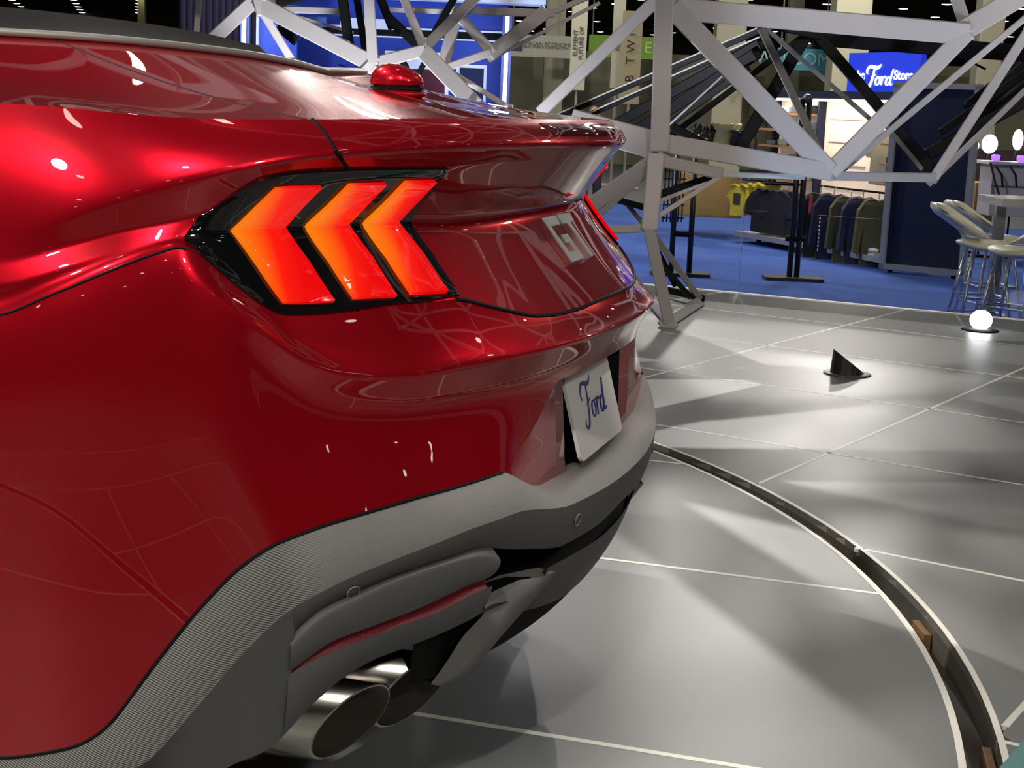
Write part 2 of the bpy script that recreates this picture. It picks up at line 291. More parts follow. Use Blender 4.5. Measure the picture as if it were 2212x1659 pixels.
# ================= materials =================
def paint():
    m=bpy.data.materials.new('red_paint'); m.use_nodes=True; nt=m.node_tree; b=nt.nodes['Principled BSDF']
    b.inputs['Base Color'].default_value=(.40,.004,.012,1); b.inputs['Metallic'].default_value=.62; b.inputs['Roughness'].default_value=.27; b.inputs['Specular IOR Level'].default_value=.1; b.inputs['Specular Tint'].default_value=(.22,.008,.014,1)
    b.inputs['Coat Weight'].default_value=1.0; b.inputs['Coat Roughness'].default_value=.012; b.inputs['Coat IOR'].default_value=1.6
    tc=nt.nodes.new('ShaderNodeTexCoord'); n=nt.nodes.new('ShaderNodeTexNoise'); n.inputs['Scale'].default_value=900
    nt.links.new(tc.outputs['Object'],n.inputs['Vector'])
    mx=nt.nodes.new('ShaderNodeMix'); mx.data_type='RGBA'; mx.inputs[6].default_value=(.34,.003,.010,1); mx.inputs[7].default_value=(.48,.006,.016,1)
    nt.links.new(n.outputs['Fac'],mx.inputs[0]); nt.links.new(mx.outputs[2],b.inputs['Base Color'])
    return m
RED=paint(); MATS['red_paint']=RED
GREY=mat('grey_cladding',(.20,.19,.18),rough=.48,bump=(700,.5),spec=.5)
def ribbed():
    m=bpy.data.materials.new('ribbed_cladding'); m.use_nodes=True; nt=m.node_tree; b=nt.nodes['Principled BSDF']
    b.inputs['Base Color'].default_value=(.26,.25,.235,1); b.inputs['Roughness'].default_value=.42
    tc=nt.nodes.new('ShaderNodeTexCoord'); mp=nt.nodes.new('ShaderNodeMapping'); mp.inputs['Rotation'].default_value=(math.radians(-28),0,0)
    nt.links.new(tc.outputs['Object'],mp.inputs['Vector'])
    wv=nt.nodes.new('ShaderNodeTexWave'); wv.wave_type='BANDS'; wv.bands_direction='Z'; wv.inputs['Scale'].default_value=95; wv.inputs['Distortion'].default_value=0
    nt.links.new(mp.outputs['Vector'],wv.inputs['Vector'])
    n=nt.nodes.new('ShaderNodeTexNoise'); n.inputs['Scale'].default_value=900; nt.links.new(tc.outputs['Object'],n.inputs['Vector'])
    sx=nt.nodes.new('ShaderNodeSeparateXYZ'); nt.links.new(tc.outputs['Object'],sx.inputs[0])
    r=nt.nodes.new('ShaderNodeMapRange'); r.inputs[1].default_value=.27; r.inputs[2].default_value=.33; nt.links.new(sx.outputs['Y'],r.inputs[0])
    mx=nt.nodes.new('ShaderNodeMix'); nt.links.new(r.outputs[0],mx.inputs[0]); nt.links.new(n.outputs['Fac'],mx.inputs[2]); nt.links.new(wv.outputs['Fac'],mx.inputs[3])
    bp=nt.nodes.new('ShaderNodeBump'); bp.inputs['Strength'].default_value=1.0; bp.inputs['Distance'].default_value=.002
    nt.links.new(mx.outputs[0],bp.inputs['Height']); nt.links.new(bp.outputs['Normal'],b.inputs['Normal']); return m
RIB=ribbed()
DKGREY=mat('dark_grey_plastic',(.06,.06,.058),rough=.5,bump=(900,.3))
MIDG=mat('mid_grey_plastic',(.075,.074,.072),rough=.45,bump=(800,.4))
BLACK=mat('black_plastic',(.005,.005,.005),rough=.7,spec=.15)
GLOSSBLK=mat('gloss_black_lens',(.004,.004,.005),rough=.05,coat=1.0)
CHROME=mat('chrome',(.85,.85,.86),rough=.16,metal=1.0)
STEEL=mat('brushed_steel',(.50,.47,.42),rough=.22,metal=1.0)
DARKSTEEL=mat('dark_steel',(.06,.052,.042),rough=.45,metal=.6)  # darker steel for the inner wall of the tips
WHITEP=mat('white_plate',(.82,.78,.72),rough=.35)
INKBLUE=mat('blue_lettering',(.02,.03,.24),rough=.4)
SOFT=mat('soft_top_cloth',(.026,.023,.022),rough=.95,spec=.15,bump=(1500,.5))
TRIM=mat('satin_trim',(.30,.285,.26),rough=.45,metal=.3)
TYRE=mat('tyre_rubber',(.015,.015,.015),rough=.8)
ALLOY=mat('dark_alloy',(.08,.08,.085),rough=.3,metal=.8)
GLASSD=mat('dark_glass',(.01,.012,.014),rough=.03,coat=1)
REFL=mat('red_reflector',(.09,.003,.006),rough=.45,coat=0,spec=.25,bump=(300,.8))
def lamp_mat():
    m=bpy.data.materials.new('lit_tail_lamp'); m.use_nodes=True; nt=m.node_tree; b=nt.nodes['Principled BSDF']
    b.inputs['Roughness'].default_value=.08; b.inputs['Coat Weight'].default_value=1.0
    at_=nt.nodes.new('ShaderNodeAttribute'); at_.attribute_name='bulb'
    cr=nt.nodes.new('ShaderNodeValToRGB'); e=cr.color_ramp.elements
    e[0].position=0; e[0].color=(1.0,.24,.005,1); e[1].position=1; e[1].color=(.82,.0015,.003,1)
    k=cr.color_ramp.elements.new(.32); k.color=(1.0,.13,.004,1); k=cr.color_ramp.elements.new(.62); k.color=(1.0,.012,.004,1)
    nt.links.new(at_.outputs['Fac'],cr.inputs[0]); nt.links.new(cr.outputs['Color'],b.inputs['Emission Color']); b.inputs['Emission Strength'].default_value=.95
    b.inputs['Base Color'].default_value=(.12,.002,.002,1); return m
LAMPM=lamp_mat()
CHML=mat('brake_lens',(.10,.002,.006),rough=.05,coat=1.0)

# ================= car =================
car=empty('car',(0,0,0)); CARC=(0,2.2)
tag(car,'glossy dark red convertible sports car on the turntable, tail lamps lit','car')
LABS=np.unique(np.r_[np.linspace(0,60,16),np.linspace(60,300,110),np.linspace(300,344,18)])
def grid_obj(name,G,m,parent=car,mirror=True,close_center=True):
    """G[profile][station]; left half, mirrored to the right half"""
    n,J=G.shape[:2]
    if mirror:
        Gm=G[:,::-1].copy() ; Gr=G.copy(); Gr[...,0]*=-1
        if close_center and abs(G[:,0,0]).max()<2e-3: G=np.concatenate([Gm,Gr[:,1:]],1)
        else: return [grid_obj(name,G,m,parent,False),grid_obj(name,Gr[:,::-1],m,parent,False)]
    n,J=G.shape[:2]; v=G.reshape(-1,3); f=[]
    for i in range(n-1):
        for j in range(J-1): a=i*J+j; f.append((a,a+J,a+J+1,a+1))
    o=mesh(name,v,f,m,None,smooth=True); o.parent=parent
    return o
def seam(name,pts,r=.0022,m=None,parent=car,mirror=True):
    out=[tube(name,pts,r,m or BLACK,None,6)]
    if mirror: out.append(tube(name,[(-p[0],p[1],p[2]) for p in pts],r,m or BLACK,None,6))
    for o in out: o.parent=parent
    return out
GAP=[212.,207.,197.,195.,195.]                     # decklid / quarter cut on rows F1..F4
UP=['F1','F2','F2b','F3','F4']; UB=[.006,0,0,-.004]
FULL=patch(UP,np.arange(float(NL)),n=10,bulge=UB,smooth=1)     # whole upper tail surface, used by lamps and badges
def full(l,p):
    l=np.clip(l,0,NL-1.001);p=np.clip(p,0,FULL.shape[0]-1.001);i,j=int(p),int(l);a,b=p-i,l-j
    return FULL[i,j]*(1-a)*(1-b)+FULL[i+1,j]*a*(1-b)+FULL[i,j+1]*(1-a)*b+FULL[i+1,j+1]*a*b
def full_n(l,p):
    d1=full(l+.8,p)-full(l-.8,p); d2=full(l,p+.3)-full(l,p-.3); n=np.cross(d1,d2); n/=np.linalg.norm(n)+1e-12
    c=full(l,p)
    if (c[0]-0)*n[0]+(c[1]-2.2)*n[1]<0: n=-n
    return n
LD=np.linspace(0,1,80)
def lim_patch(rows,a,b,nj,**k):
    labs=np.linspace(0,1,nj); return patch(rows,labs,limits=[(x,y) for x,y in zip(a,b)],**k)
deckrear=lim_patch(UP,[0]*5,GAP,110,n=10,bulge=UB,smooth=1); grid_obj('decklid',deckrear,RED)
quarter=lim_patch(UP,[g+.8 for g in GAP],[344]*5,80,n=10,bulge=UB,smooth=1); grid_obj('quarter_panel',quarter,RED,close_center=False)
# top of the tail between the crease and the folded roof
DECK=['F1','A']
top=patch(['F1','A'],LABS[LABS<=344],n=24,bulge=[.012],smooth=2); 
jg=np.searchsorted(LABS,212)
def slack(name,zmax):
    R=row(name).copy(); R[:,2]=np.minimum(R[:,2],zmax+.02*np.clip((R[:,2]-zmax)/.06,0,1)); return R     # the folded roof sits lower on its right side
topr=patch(['F1',slack('A',1.160)],LABS[LABS<=344],n=24,bulge=[.012],smooth=2)*[-1,1,1]
grid_obj('deck_top',np.concatenate([top[:,:jg+1][:,::-1],topr[:,1:jg+1]],1),RED,mirror=False); grid_obj('quarter_top',top[:,jg:],RED,mirror=False); grid_obj('quarter_top',topr[:,jg:][:,::-1],RED,mirror=False)
gp=[full(g,p) for g,p in ((212,0),(211,2.5),(209.5,5),(207.5,9),(206,10),(203,14),(198,19),(197,21))]
seam('shut_line',[Vector(p) for p in gp],.0028)
seam('shut_line',[Vector(top[i,jg]) +Vector((0,0,-.0005)) for i in range(0,25,2)],.0016)
# bumper cover (red)
NB=14; GB=patch(['F4','F5','F6','F7'],np.arange(float(NL)),n=NB,bulge=[-.004,0,.0],smooth=0)
def _relax(G,i0,i1,it):
    for _ in range(it): G[i0+1:i1]=.5*G[i0+1:i1]+.25*(G[i0:i1-1]+G[i0+2:i1+1])
_sh=GB.copy(); _relax(_sh,NB,3*NB,14); _relax(_sh,0,3*NB,1)
_so=patch(['F4','F5','F6','F7'],np.arange(float(NL)),n=NB,bulge=[0,0,.014],smooth=0); _relax(_so,0,3*NB,160)
_w=np.clip((268-LAB)/34.,0,1); _w=(_w*_w*(3-2*_w))[None,:,None]; GB=_sh*_w+_so*(1-_w)
def gb(p,l):
    l=np.clip(l,0,NL-1.001); p=min(p,GB.shape[0]-1.001); i=int(p); a=p-i; j=l.astype(int); f=(l-j)[:,None]
    A=GB[i]*(1-a)+GB[i+1]*a; return A[j]*(1-f)+A[j+1]*f
PB=[82.,90.,101.,116.,127.,138.]
grid_obj('bumper_cover',np.array([gb(p,np.linspace(0,82,40)) for p in range(2*NB+1)]),RED)
_u=np.r_[np.linspace(0,.6,110),np.linspace(.6,1,40)[1:]]
LPF=[]
for p in range(3*NB+1):
    l0=82. if p<=2*NB else np.interp((p-2*NB)/NB,[0,.2,.4,.6,.8,1],PB); LPF.append(gb(p,l0+(344-l0)*_u))
LPF=np.array(LPF); grid_obj('bumper_side',LPF,RED,close_center=False); LP=LPF[2*NB:]
# pocket for the number plate: slanted cheeks, inner cheek and back panel
edge=LP[:,0]; K=len(edge)
inn=np.array([[np.interp(i/(K-1),[0,1],[-.276,-.250]),np.interp(i/(K-1),[0,1],[.104,.094]),e[2]+np.interp(i/(K-1),[0,.75,1],[0,-.005,-.052])] for i,e in enumerate(edge)])
inn2=inn.copy(); inn2[:,0]=np.interp(np.arange(K),[0,K-1],[-.208,-.192]); inn2[:,1]+=.004; inn2[:,2]=np.interp(np.arange(K),[0,K-1],[edge[0,2],.50])
inn3=inn2.copy(); inn3[:,0]+=.012; inn3[:,1]+=.05
def strip(name,A,B,m,n=6,bul=0.0):
    G=np.array([A*(1-t)+B*t+np.array([0,-bul*4*t*(1-t),0]) for t in np.linspace(0,1,n)]).transpose(1,0,2); return grid_obj(name,G,m,mirror=True,close_center=False)
CH=np.array([edge*(1-t)+inn*t for t in np.linspace(0,1,14)]).transpose(1,0,2); bt=at_lab(row('F7'),np.linspace(138,73,14)); inn[-1]=bt[-1]
for i in range(K):
    k=(i/(K-1))**3; CH[i]=CH[i]*(1-k)+bt*k
inn=CH[:,-1].copy()
grid_obj('plate_cheek',CH,RED,close_center=False); strip('plate_cheek',inn,inn2,RED,4); strip('plate_recess_side',inn2,inn3,BLACK,3)
back=np.array([inn3,inn3*[0,1,1]]).transpose(1,0,2); grid_obj('plate_recess_back',back,BLACK)
r6=at_lab(row('F6'),np.linspace(0,82,14)); ceil=np.array([r6,np.c_[r6[:,0]*.8,np.full(14,.165),r6[:,2]-.012]]); grid_obj('plate_recess_roof',ceil,RED)
# lower cladding
clad=patch(['F7','F8'],LABS,n=12,bulge=[.006],smooth=1); grid_obj('upper_cladding',clad,RIB)
shelf=at_lab(row('F7'),np.linspace(0,100,16)); G=np.array([np.c_[shelf[:,0],shelf[:,1]+.06,shelf[:,2]+.004],shelf]); grid_obj('plate_shelf',G,GREY)
face=lim_patch(['F8','G1'],[0,0],[236,236],90,n=8,bulge=[.004],smooth=0); grid_obj('lower_face',face,DKGREY)
cor=lim_patch(['F8','G5'],[235.5,235.5],[344,344],50,n=16,bulge=[.001],smooth=0); grid_obj('lower_corner',cor,MIDG,close_center=False)
pl=lim_patch(['G1','G2','G3'],[150,146,150],[237,237,237],80,n=8,bulge=[0,.004],smooth=1); grid_obj('exhaust_surround',pl,MIDG,close_center=False)
rf=lim_patch(['G3','G4'],[152,153],[237,237],50,n=6,bulge=[-.004],smooth=0); grid_obj('rear_reflector',rf,REFL,close_center=False)
bl=lim_patch(['G4','G5'],[150,150],[237,237],70,n=8,bulge=[.006],smooth=0); grid_obj('surround_blade',bl,MIDG,close_center=False)
g5=at_lab(row('G5'),LABS); under=np.array([g5,g5*[.99,1,1]+[0,.03,.025],g5*[.97,1,1]+[0,.38,.03],np.c_[g5[:,0]*.95,g5[:,1]+.42,np.full(len(LABS),.17)]])
grid_obj('underbody',under,BLACK)
cav=np.array([at_lab(row('G1'),np.linspace(0,165,40)),at_lab(row('G1'),np.linspace(0,165,40))*[.98,1,1]+[0,.07,-.01],at_lab(row('G1'),np.linspace(0,165,40))*[.98,1,0]+[0,.09,.24]]); grid_obj('diffuser_cavity',cav,BLACK)
dif=lim_patch(['T1','T2'],[0,0],[98,92],40,n=10,bulge=[.008],smooth=0); grid_obj('diffuser',dif,DKGREY)
# diffuser fin: a blade from the diffuser end sweeping out under the bumper
def thick(name,outline,m,off,parent=car,mirror=True,bev=.003,smooth=False):
    """closed 3D outline (roughly flat) thickened along off"""
    for s in ((1,-1) if mirror else (1,)):
        bm=bmesh.new(); a=[bm.verts.new((p[0]*s,p[1],p[2])) for p in outline]; f=bm.faces.new(a)
        r=bmesh.ops.extrude_face_region(bm,geom=[f]); vv=[g for g in r['geom'] if isinstance(g,bmesh.types.BMVert)]
        bmesh.ops.translate(bm,verts=vv,vec=Vector((off[0]*s,off[1],off[2])))
        if bev: bmesh.ops.bevel(bm,geom=list(bm.edges),offset=bev,segments=2,affect='EDGES')
        bmesh.ops.recalc_face_normals(bm,faces=bm.faces)
        me=bpy.data.meshes.new(name); bm.to_mesh(me); bm.free(); link(name,me,m,parent)
fl=np.array(spline([p[0] for p in FIN_OUT],6)); fr=np.array(spline([p[1] for p in FIN_OUT],6))
fin=np.array([fl,fl*.5+fr*.5+np.array([0,-.006,0]),fr,fr+np.array([.012,.035,0]),fl+np.array([.012,.035,0])]); grid_obj('diffuser_fin',fin,GREY,close_center=False)
# seams
def rowpts(n,a,b,k,off=0.0):
    P=at_lab(row(n),np.linspace(a,b,k)); c=np.array([0,1.2]); d=P[:,:2]-c; d/=np.linalg.norm(d,axis=1)[:,None]; P=P.copy(); P[:,:2]+=d*off; return [Vector(p) for p in P]
def seam_c(name,r,a,b,k,rad,m=None):
    p=rowpts(r,a,b,k); q=[Vector((-v.x,v.y,v.z)) for v in p]
    if a<1: o=tube(name,p[::-1]+q[1:],rad,m or BLACK,None,6); o.parent=car
    else: seam(name,p,rad,m)
seam_c('shut_line','F4',0,150,60,.0034); seam_c('shut_line','F4',264,344,40,.0018); seam_c('cladding_joint','F7',138,344,90,.0026)
# tail lamps
def surf_piece(name,poly,off,th,m,parent,side=1,grid=(2.2,.8),attr=None,round_=0):
    """plate lying on the tail surface: outline in (station, profile) coordinates, raised off, th thick"""
    poly=list(poly); L=np.array(poly); vin=[Vector((l*.1,p)) for l,p in _dense(poly)]
    nb=len(vin); ed=[(i,(i+1)%nb) for i in range(nb)]
    lo,hi=L.min(0),L.max(0)
    for l in np.arange(lo[0],hi[0],grid[0]):
        for p in np.arange(lo[1],hi[1],grid[1]):
            if _inside((l,p),poly) and _dist((l,p),poly)>.9: vin.append(Vector((l*.1,p)))
    vs_,es_,fs_,*_=delaunay_2d_cdt(vin,ed,[list(range(nb))],1,1e-5)
    pts=[]; nor=[]
    for q in vs_:
        P=full(q.x*10,q.y); n=full_n(q.x*10,q.y); pts.append(P); nor.append(n)
    pts=np.array(pts); nor=np.array(nor); N=len(pts); bset=np.array([_dist((q.x*10,q.y),poly) for q in vs_])
    rise=np.clip(bset/1.2,0,1)*.0015
    a=pts+nor*(off+rise)[:,None]; b=pts+nor*(off-th)
    v=np.r_[a,b]; f=[tuple(t) for t in fs_]+[tuple(i+N for i in reversed(t)) for t in fs_]
    cnt={}
    for t in fs_:
        for i in range(len(t)):
            e=(t[i],t[(i+1)%len(t)]); cnt[e]=1
    for (i,j) in list(cnt):
        if (j,i) not in cnt: f.append((j,i,i+N,j+N))
    if side<0: v=v*[-1,1,1]; f=[tuple(reversed(t)) for t in f]
    o=mesh(name,v,f,m,None); o.parent=parent
    bm=bmesh.new(); bm.from_mesh(o.data); bmesh.ops.recalc_face_normals(bm,faces=bm.faces); bm.to_mesh(o.data); bm.free()
    o.data.polygons.foreach_set('use_smooth',[True]*len(o.data.polygons)); o.data.set_sharp_from_angle(angle=math.radians(38))
    if attr:
        A=o.data.attributes.new('bulb','FLOAT','POINT'); vals=[attr(q.x*10,q.y) for q in vs_]; A.data.foreach_set('value',vals+vals)
    return o
def _dense(poly):
    out=[]
    for i in range(len(poly)):
        a=np.array(poly[i],float); b=np.array(poly[(i+1)%len(poly)],float); n=max(1,int(np.hypot((b-a)[0]*.4,(b-a)[1])/.8))
        for k in range(n): out.append(tuple(a+(b-a)*k/n))
    return out
def _inside(q,poly):
    x,y=q; c=False; j=len(poly)-1
    for i in range(len(poly)):
        xi,yi=poly[i]; xj,yj=poly[j]
        if (yi>y)!=(yj>y) and x<(xj-xi)*(y-yi)/(yj-yi)+xi: c=not c
        j=i
    return c
def _dist(q,poly):
    d=1e9; q=np.array([q[0]*.4,q[1]])
    for i in range(len(poly)):
        a=np.array([poly[i][0]*.4,poly[i][1]]); b=np.array([poly[(i+1)%len(poly)][0]*.4,poly[(i+1)%len(poly)][1]]); ab=b-a
        t=np.clip((q-a)@ab/(ab@ab+1e-9),0,1); d=min(d,np.linalg.norm(a+ab*t-q))
    return d
for s in (1,-1):
    hs=surf_piece('tail_lamp',HOUS,.004,.010,GLOSSBLK,car,s,grid=(3,1.2))
    for C_ in (C1,C2,C3):
        vx,top_,bot=C_[7][0],C_[2][0],0
        # 0 at the outer edge of the chevron, 1 at its inner edge
        outer=[C_[0],C_[8],C_[7],C_[6],C_[5]]; inner=[C_[1],C_[2],C_[3],C_[4]]
        oy=[q[1] for q in outer]; ox=[q[0] for q in outer]; iy=[q[1] for q in inner]; ix=[q[0] for q in inner]
        def f_(l,p,ox=ox,oy=oy,ix=ix,iy=iy):
            lo_=np.interp(p,oy,ox); li=np.interp(p,iy,ix); t=(lo_-l)/max(lo_-li,1e-3)
            away=abs(p-29.6)/10.; return float(np.clip(t*.95+ .62*away**1.5-.02,0,1))
        surf_piece('lamp_chevron',C_,.0125,.010,LAMPM,hs,s,grid=(2.0,.9),attr=f_)
# high brake lamp in the spoiler lip
surf_piece('brake_lamp',[(0,2.2),(74,2.2),(66,6.8),(0,6.8)],.0012,.004,CHML,car,1,grid=(6,1.5)); surf_piece('brake_lamp',[(0,2.2),(74,2.2),(66,6.8),(0,6.8)],.0012,.004,CHML,car,-1,grid=(6,1.5))
# badge: G and T of chromed bars on the tail panel
def badge():
    b=empty('badge'); b.parent=car
    def bar(P):
        bm=bmesh.new(); vs_=[]
        for (x,p) in P:
            x-=.028
            l=abs(x)/.90*0; 
            l=np.interp(abs(x),-FULL[33,:,0],LAB); c=full(l,p); n=full_n(l,p)
            if x>0: c=c*[-1,1,1]; n=n*[-1,1,1]
            vs_.append((c,n))
        A=[bm.verts.new(c+n*.013) for c,n in vs_]; B=[bm.verts.new(c-n*.001) for c,n in vs_]
        bm.faces.new(A); bm.faces.new(B[::-1]); k=len(P)
        for i in range(k): bm.faces.new((A[i],B[i],B[(i+1)%k],A[(i+1)%k]))
        bmesh.ops.bevel(bm,geom=list(bm.edges),offset=.0014,segments=2,affect='EDGES')
        bmesh.ops.recalc_face_normals(bm,faces=bm.faces); me=bpy.data.meshes.new('letter_bar'); bm.to_mesh(me); bm.free(); link('letter_bar',me,mat('badge_chrome',(.95,.95,.95),rough=.26,metal=1.0),b)
    t,o_=31.2,36.0
    bar([(-.085,t),(-.005,t),(-.012,t+1.0),(-.085,t+1.0)]); bar([(-.085,t+.9),(-.066,t+.9),(-.066,o_),(-.085,o_)]); bar([(-.085,o_-1.0),(-.010,o_-1.0),(-.010,o_),(-.085,o_)])
    bar([(-.029,33.2),(-.010,33.2),(-.010,o_-.9),(-.029,o_-.9)]); bar([(-.045,33.2),(-.028,33.2),(-.028,34.1),(-.045,34.1)])
    bar([(.0,t),(.085,t),(.085,t+1.0),(.0,t+1.0)]); bar([(.032,t+.9),(.053,t+.9),(.053,o_),(.032,o_)])
badge()
# number plate
PT=math.radians(15.46); pc=Vector((0,.08+.076*math.sin(PT),.52+.076*math.cos(PT))); pu=Vector((0,math.sin(PT),math.cos(PT))); px_=Vector((1,0,0)); pn=px_.cross(pu)
bm=bmesh.new(); pts=[]
for cx,cy,a0 in ((1,1,0),(-1,1,90),(-1,-1,180),(1,-1,270)):
    for k in range(6):
        a=math.radians(a0+18*k); pts.append(pc+px_*(cx*.1375+math.cos(a)*.015)+pu*(cy*.061+math.sin(a)*.015))
fv=bm.faces.new([bm.verts.new(p) for p in pts]); r=bmesh.ops.extrude_face_region(bm,geom=[fv]); bmesh.ops.translate(bm,verts=[g for g in r['geom'] if isinstance(g,bmesh.types.BMVert)],vec=-pn*.006)
plate=from_bm('number_plate',bm,WHITEP,None); plate.parent=car
script_word('plate_lettering',pc-px_*.080-pu*.025+pn*.0005,px_,pu,.084,INKBLUE,None,.0006,.85).parent=plate
box('plate_bracket',pc-pn*.022,(.12,.015,.05),BLACK,None,ax=(px_,pn,pu)).parent=car
# parking sensors
def sensor(l,r0,r1,t,s):
    c=at_lab(row(r0),np.array([l]))[0]*(1-t)+at_lab(row(r1),np.array([l]))[0]*t
    a=at_lab(row(r0),np.array([l+3]))[0]-at_lab(row(r0),np.array([l-3]))[0]; d=at_lab(row(r1),np.array([l]))[0]-at_lab(row(r0),np.array([l]))[0]
    n=np.cross(a,d); n/=np.linalg.norm(n); 
    if n[1]>0: n=-n
    if s<0: c=c*[-1,1,1]; n=n*[-1,1,1]
    c=c+n*.004
    o=lathe('parking_sensor',[(.0,-.004),(.0098,-.004),(.0098,.0012),(.0088,.0018),(.0,.0018)],c,DKGREY,None,20,axis=n); o.parent=car
    bm=bmesh.new(); ax=Vector(n); e=ax.cross(Z).normalized(); g=ax.cross(e)
    tube_mesh(bm,[Vector(c)+ax*.002+(e*math.cos(k*math.pi/12)+g*math.sin(k*math.pi/12))*.0102 for k in range(25)],.0008,5,False); q=from_bm('sensor_ring',bm,TRIM,None); q.parent=o
for s in (1,-1): sensor(213,'F8','G1',.75,s); sensor(84,'F8','G1',.42,s)
# exhaust tips (slash cut tubes)
def tip(X,yc,zc,R_,s):
    bm=bmesh.new(); n=40; ka,kc=.5,.5
    def ring(r,back):
        out=[]
        for k in range(n):
            dx,dz=r*math.cos(2*math.pi*k/n),r*math.sin(2*math.pi*k/n); out.append(bm.verts.new((s*(X+dx),(yc-ka*dx-kc*dz if back is None else back),zc+dz)))
        return out
    seq=[ring(R_,yc+.34),ring(R_,None),ring(R_-.0035,None),ring(R_-.004,yc+.28)]
    for v in seq[1]: v.co.y+=.0015
    for A,B in zip(seq,seq[1:]):
        for k in range(n): bm.faces.new((A[k],A[(k+1)%n],B[(k+1)%n],B[k]))
    bm.faces.new(seq[3])
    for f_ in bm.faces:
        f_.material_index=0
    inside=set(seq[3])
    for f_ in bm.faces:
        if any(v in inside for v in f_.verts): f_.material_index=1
    o=from_bm('exhaust_tip',bm,STEEL,None,True); o.data.materials.append(DARKSTEEL); o.parent=car
    inner=bmesh.new(); vv=[inner.verts.new((s*(X+(R_-.0045)*math.cos(2*math.pi*k/n)),yc+.10,zc+(R_-.0045)*math.sin(2*math.pi*k/n))) for k in range(n)]; inner.faces.new(vv)
    q=from_bm('exhaust_throat',inner,BLACK,None); q.parent=o
for s in (1,-1):
    for T in TIPS: tip(*T,s)
# antenna puck on the deck
ant=empty('antenna'); ant.parent=car
bm=bmesh.new(); bmesh.ops.create_uvsphere(bm,u_segments=32,v_segments=18,radius=1)
for v in bm.verts:
    x,y,z=v.co; v.co=Vector((-.06+x*.034,.475+y*.050,1.147+.033*(z if z>0 else z*.3)*(1+.22*y*(z>0))))
from_bm('antenna_cap',bm,RED,ant,True)
o=lathe('antenna_base',[(.8,0),(1,.004),(1,.010),(.9,.013)],(0,0,0),BLACK,None,32); o.scale=(.0285,.050,.6); o.location=(-.06,.475,1.1335); o.parent=ant
bm=bmesh.new(); bmesh.ops.create_uvsphere(bm,u_segments=32,v_segments=10,radius=1)
for v in bm.verts: v.co=Vector((-.06+v.co.x*.036,.473+v.co.y*.055,1.128+v.co.z*.010))
from_bm('antenna_foot',bm,RED,ant,True)
# folded soft roof and its bright moulding
LB=np.linspace(0,300,70)
bo=patch(['A','A1','A2'],LB,n=8,bulge=[.004,.014],smooth=2); bor=patch([slack('A',1.160),slack('A1',1.166),slack('A2',1.176)],LB,n=8,bulge=[.004,.008],smooth=2)*[-1,1,1]
bo=np.concatenate([bo[:,::-1],bor[:,1:]],1); grid_obj('soft_top_boot',bo,SOFT,mirror=False)
rim=bo[-1]; grid_obj('soft_top_cover',np.array([rim,rim*[.75,1,1]+[0,.10,.002],np.c_[rim[:,0]*.0,np.full(len(rim),1.5),np.full(len(rim),1.20)]]),SOFT,mirror=False)
p=rowpts('A',0,300,60,.006); q=[Vector((-v[0],v[1],v[2])) for v in at_lab(slack('A',1.160),np.linspace(0,300,60))]
o=tube('belt_moulding',[v+Vector((0,0,.004)) for v in p[::-1]+q[1:]],.0065,TRIM,None,8); o.parent=car
# ---- forward body, out of the photograph ----
def side_grid():
    P0=np.r_[quarter[:,-1],LPF[1:,-1]]; n=len(P0)
    low=np.array([P0[-1]+np.array([.01,0,-.012*k]) for k in range(1,5)]); P0=np.r_[P0,low]; n=len(P0)
    ys=np.r_[np.linspace(.80,1.9,48),np.linspace(1.95,4.1,40),np.linspace(4.12,4.72,14)]
    cols=[P0]
    for y in ys:
        k=min(1,max(0,(y-1.2)/3.4)); pinch=(1-.16*max(0,(y-3.9)/.8)**2)*(1+.012*min(1,(y-.8)/.4)); Q=P0.copy(); Q[:,0]*=pinch; Q[:,1]=np.maximum(y,P0[:,1]+.004); Q[:,2]=P0[:,2]-.18*k*(P0[:,2]-.2)/.85; cols.append(Q)
    v=np.concatenate(cols); f=[]; W_=[(1.16,.345),(3.88,.345)]; m_=len(cols)
    ins=[any((p[1]-cy)**2+(p[2]-cz)**2<.378**2 for cy,cz in W_) for p in v]
    for i in range(m_-1):
        for j in range(n-1):
            q=(i*n+j,i*n+j+1,(i+1)*n+j+1,(i+1)*n+j)
            if not all(ins[a] for a in q): f.append(q)
    for p,c in zip(v,ins):
        if c:
            for cy,cz in W_:
                d=math.hypot(p[1]-cy,p[2]-cz)
                if 1e-6<d<.378: p[1]=cy+(p[1]-cy)/d*.378; p[2]=cz+(p[2]-cz)/d*.378
    return v,f,ys
v,f,ys=side_grid()
for s in (1,-1): mesh('body_side',v*[s,1,1],f,RED,None,True).parent=car
for s in (1,-1):
    for cy in (1.16,3.88):
        A_=[(s*-.93,cy+.378*math.cos(a),.345+.378*math.sin(a)) for a in np.linspace(-.35,math.pi+.35,30)]; B_=[(s*-.62,q[1],q[2]) for q in A_]
        mesh('wheel_arch_liner',A_+B_,[(i,i+1,31+i,30+i) for i in range(29)],BLACK,None,True).parent=car
def sect(y):
    k=min(1,max(0,(y-1.2)/3.4)); pinch=1-.16*max(0,(y-3.9)/.8)**2; return .86*pinch,1.085-.18*k
G=[]
for y in np.linspace(2.75,4.72,24):
    w_,z_=sect(y); G.append([(-w_*u,y+.0,z_+.05*(1-u*u)-.0*u) for u in np.linspace(1,-1,17)])
mesh('bonnet',np.array(G).reshape(-1,3),[(i*17+j,i*17+j+1,(i+1)*17+j+1,(i+1)*17+j) for i in range(23) for j in range(16)],RED,None,True).parent=car
G=[]
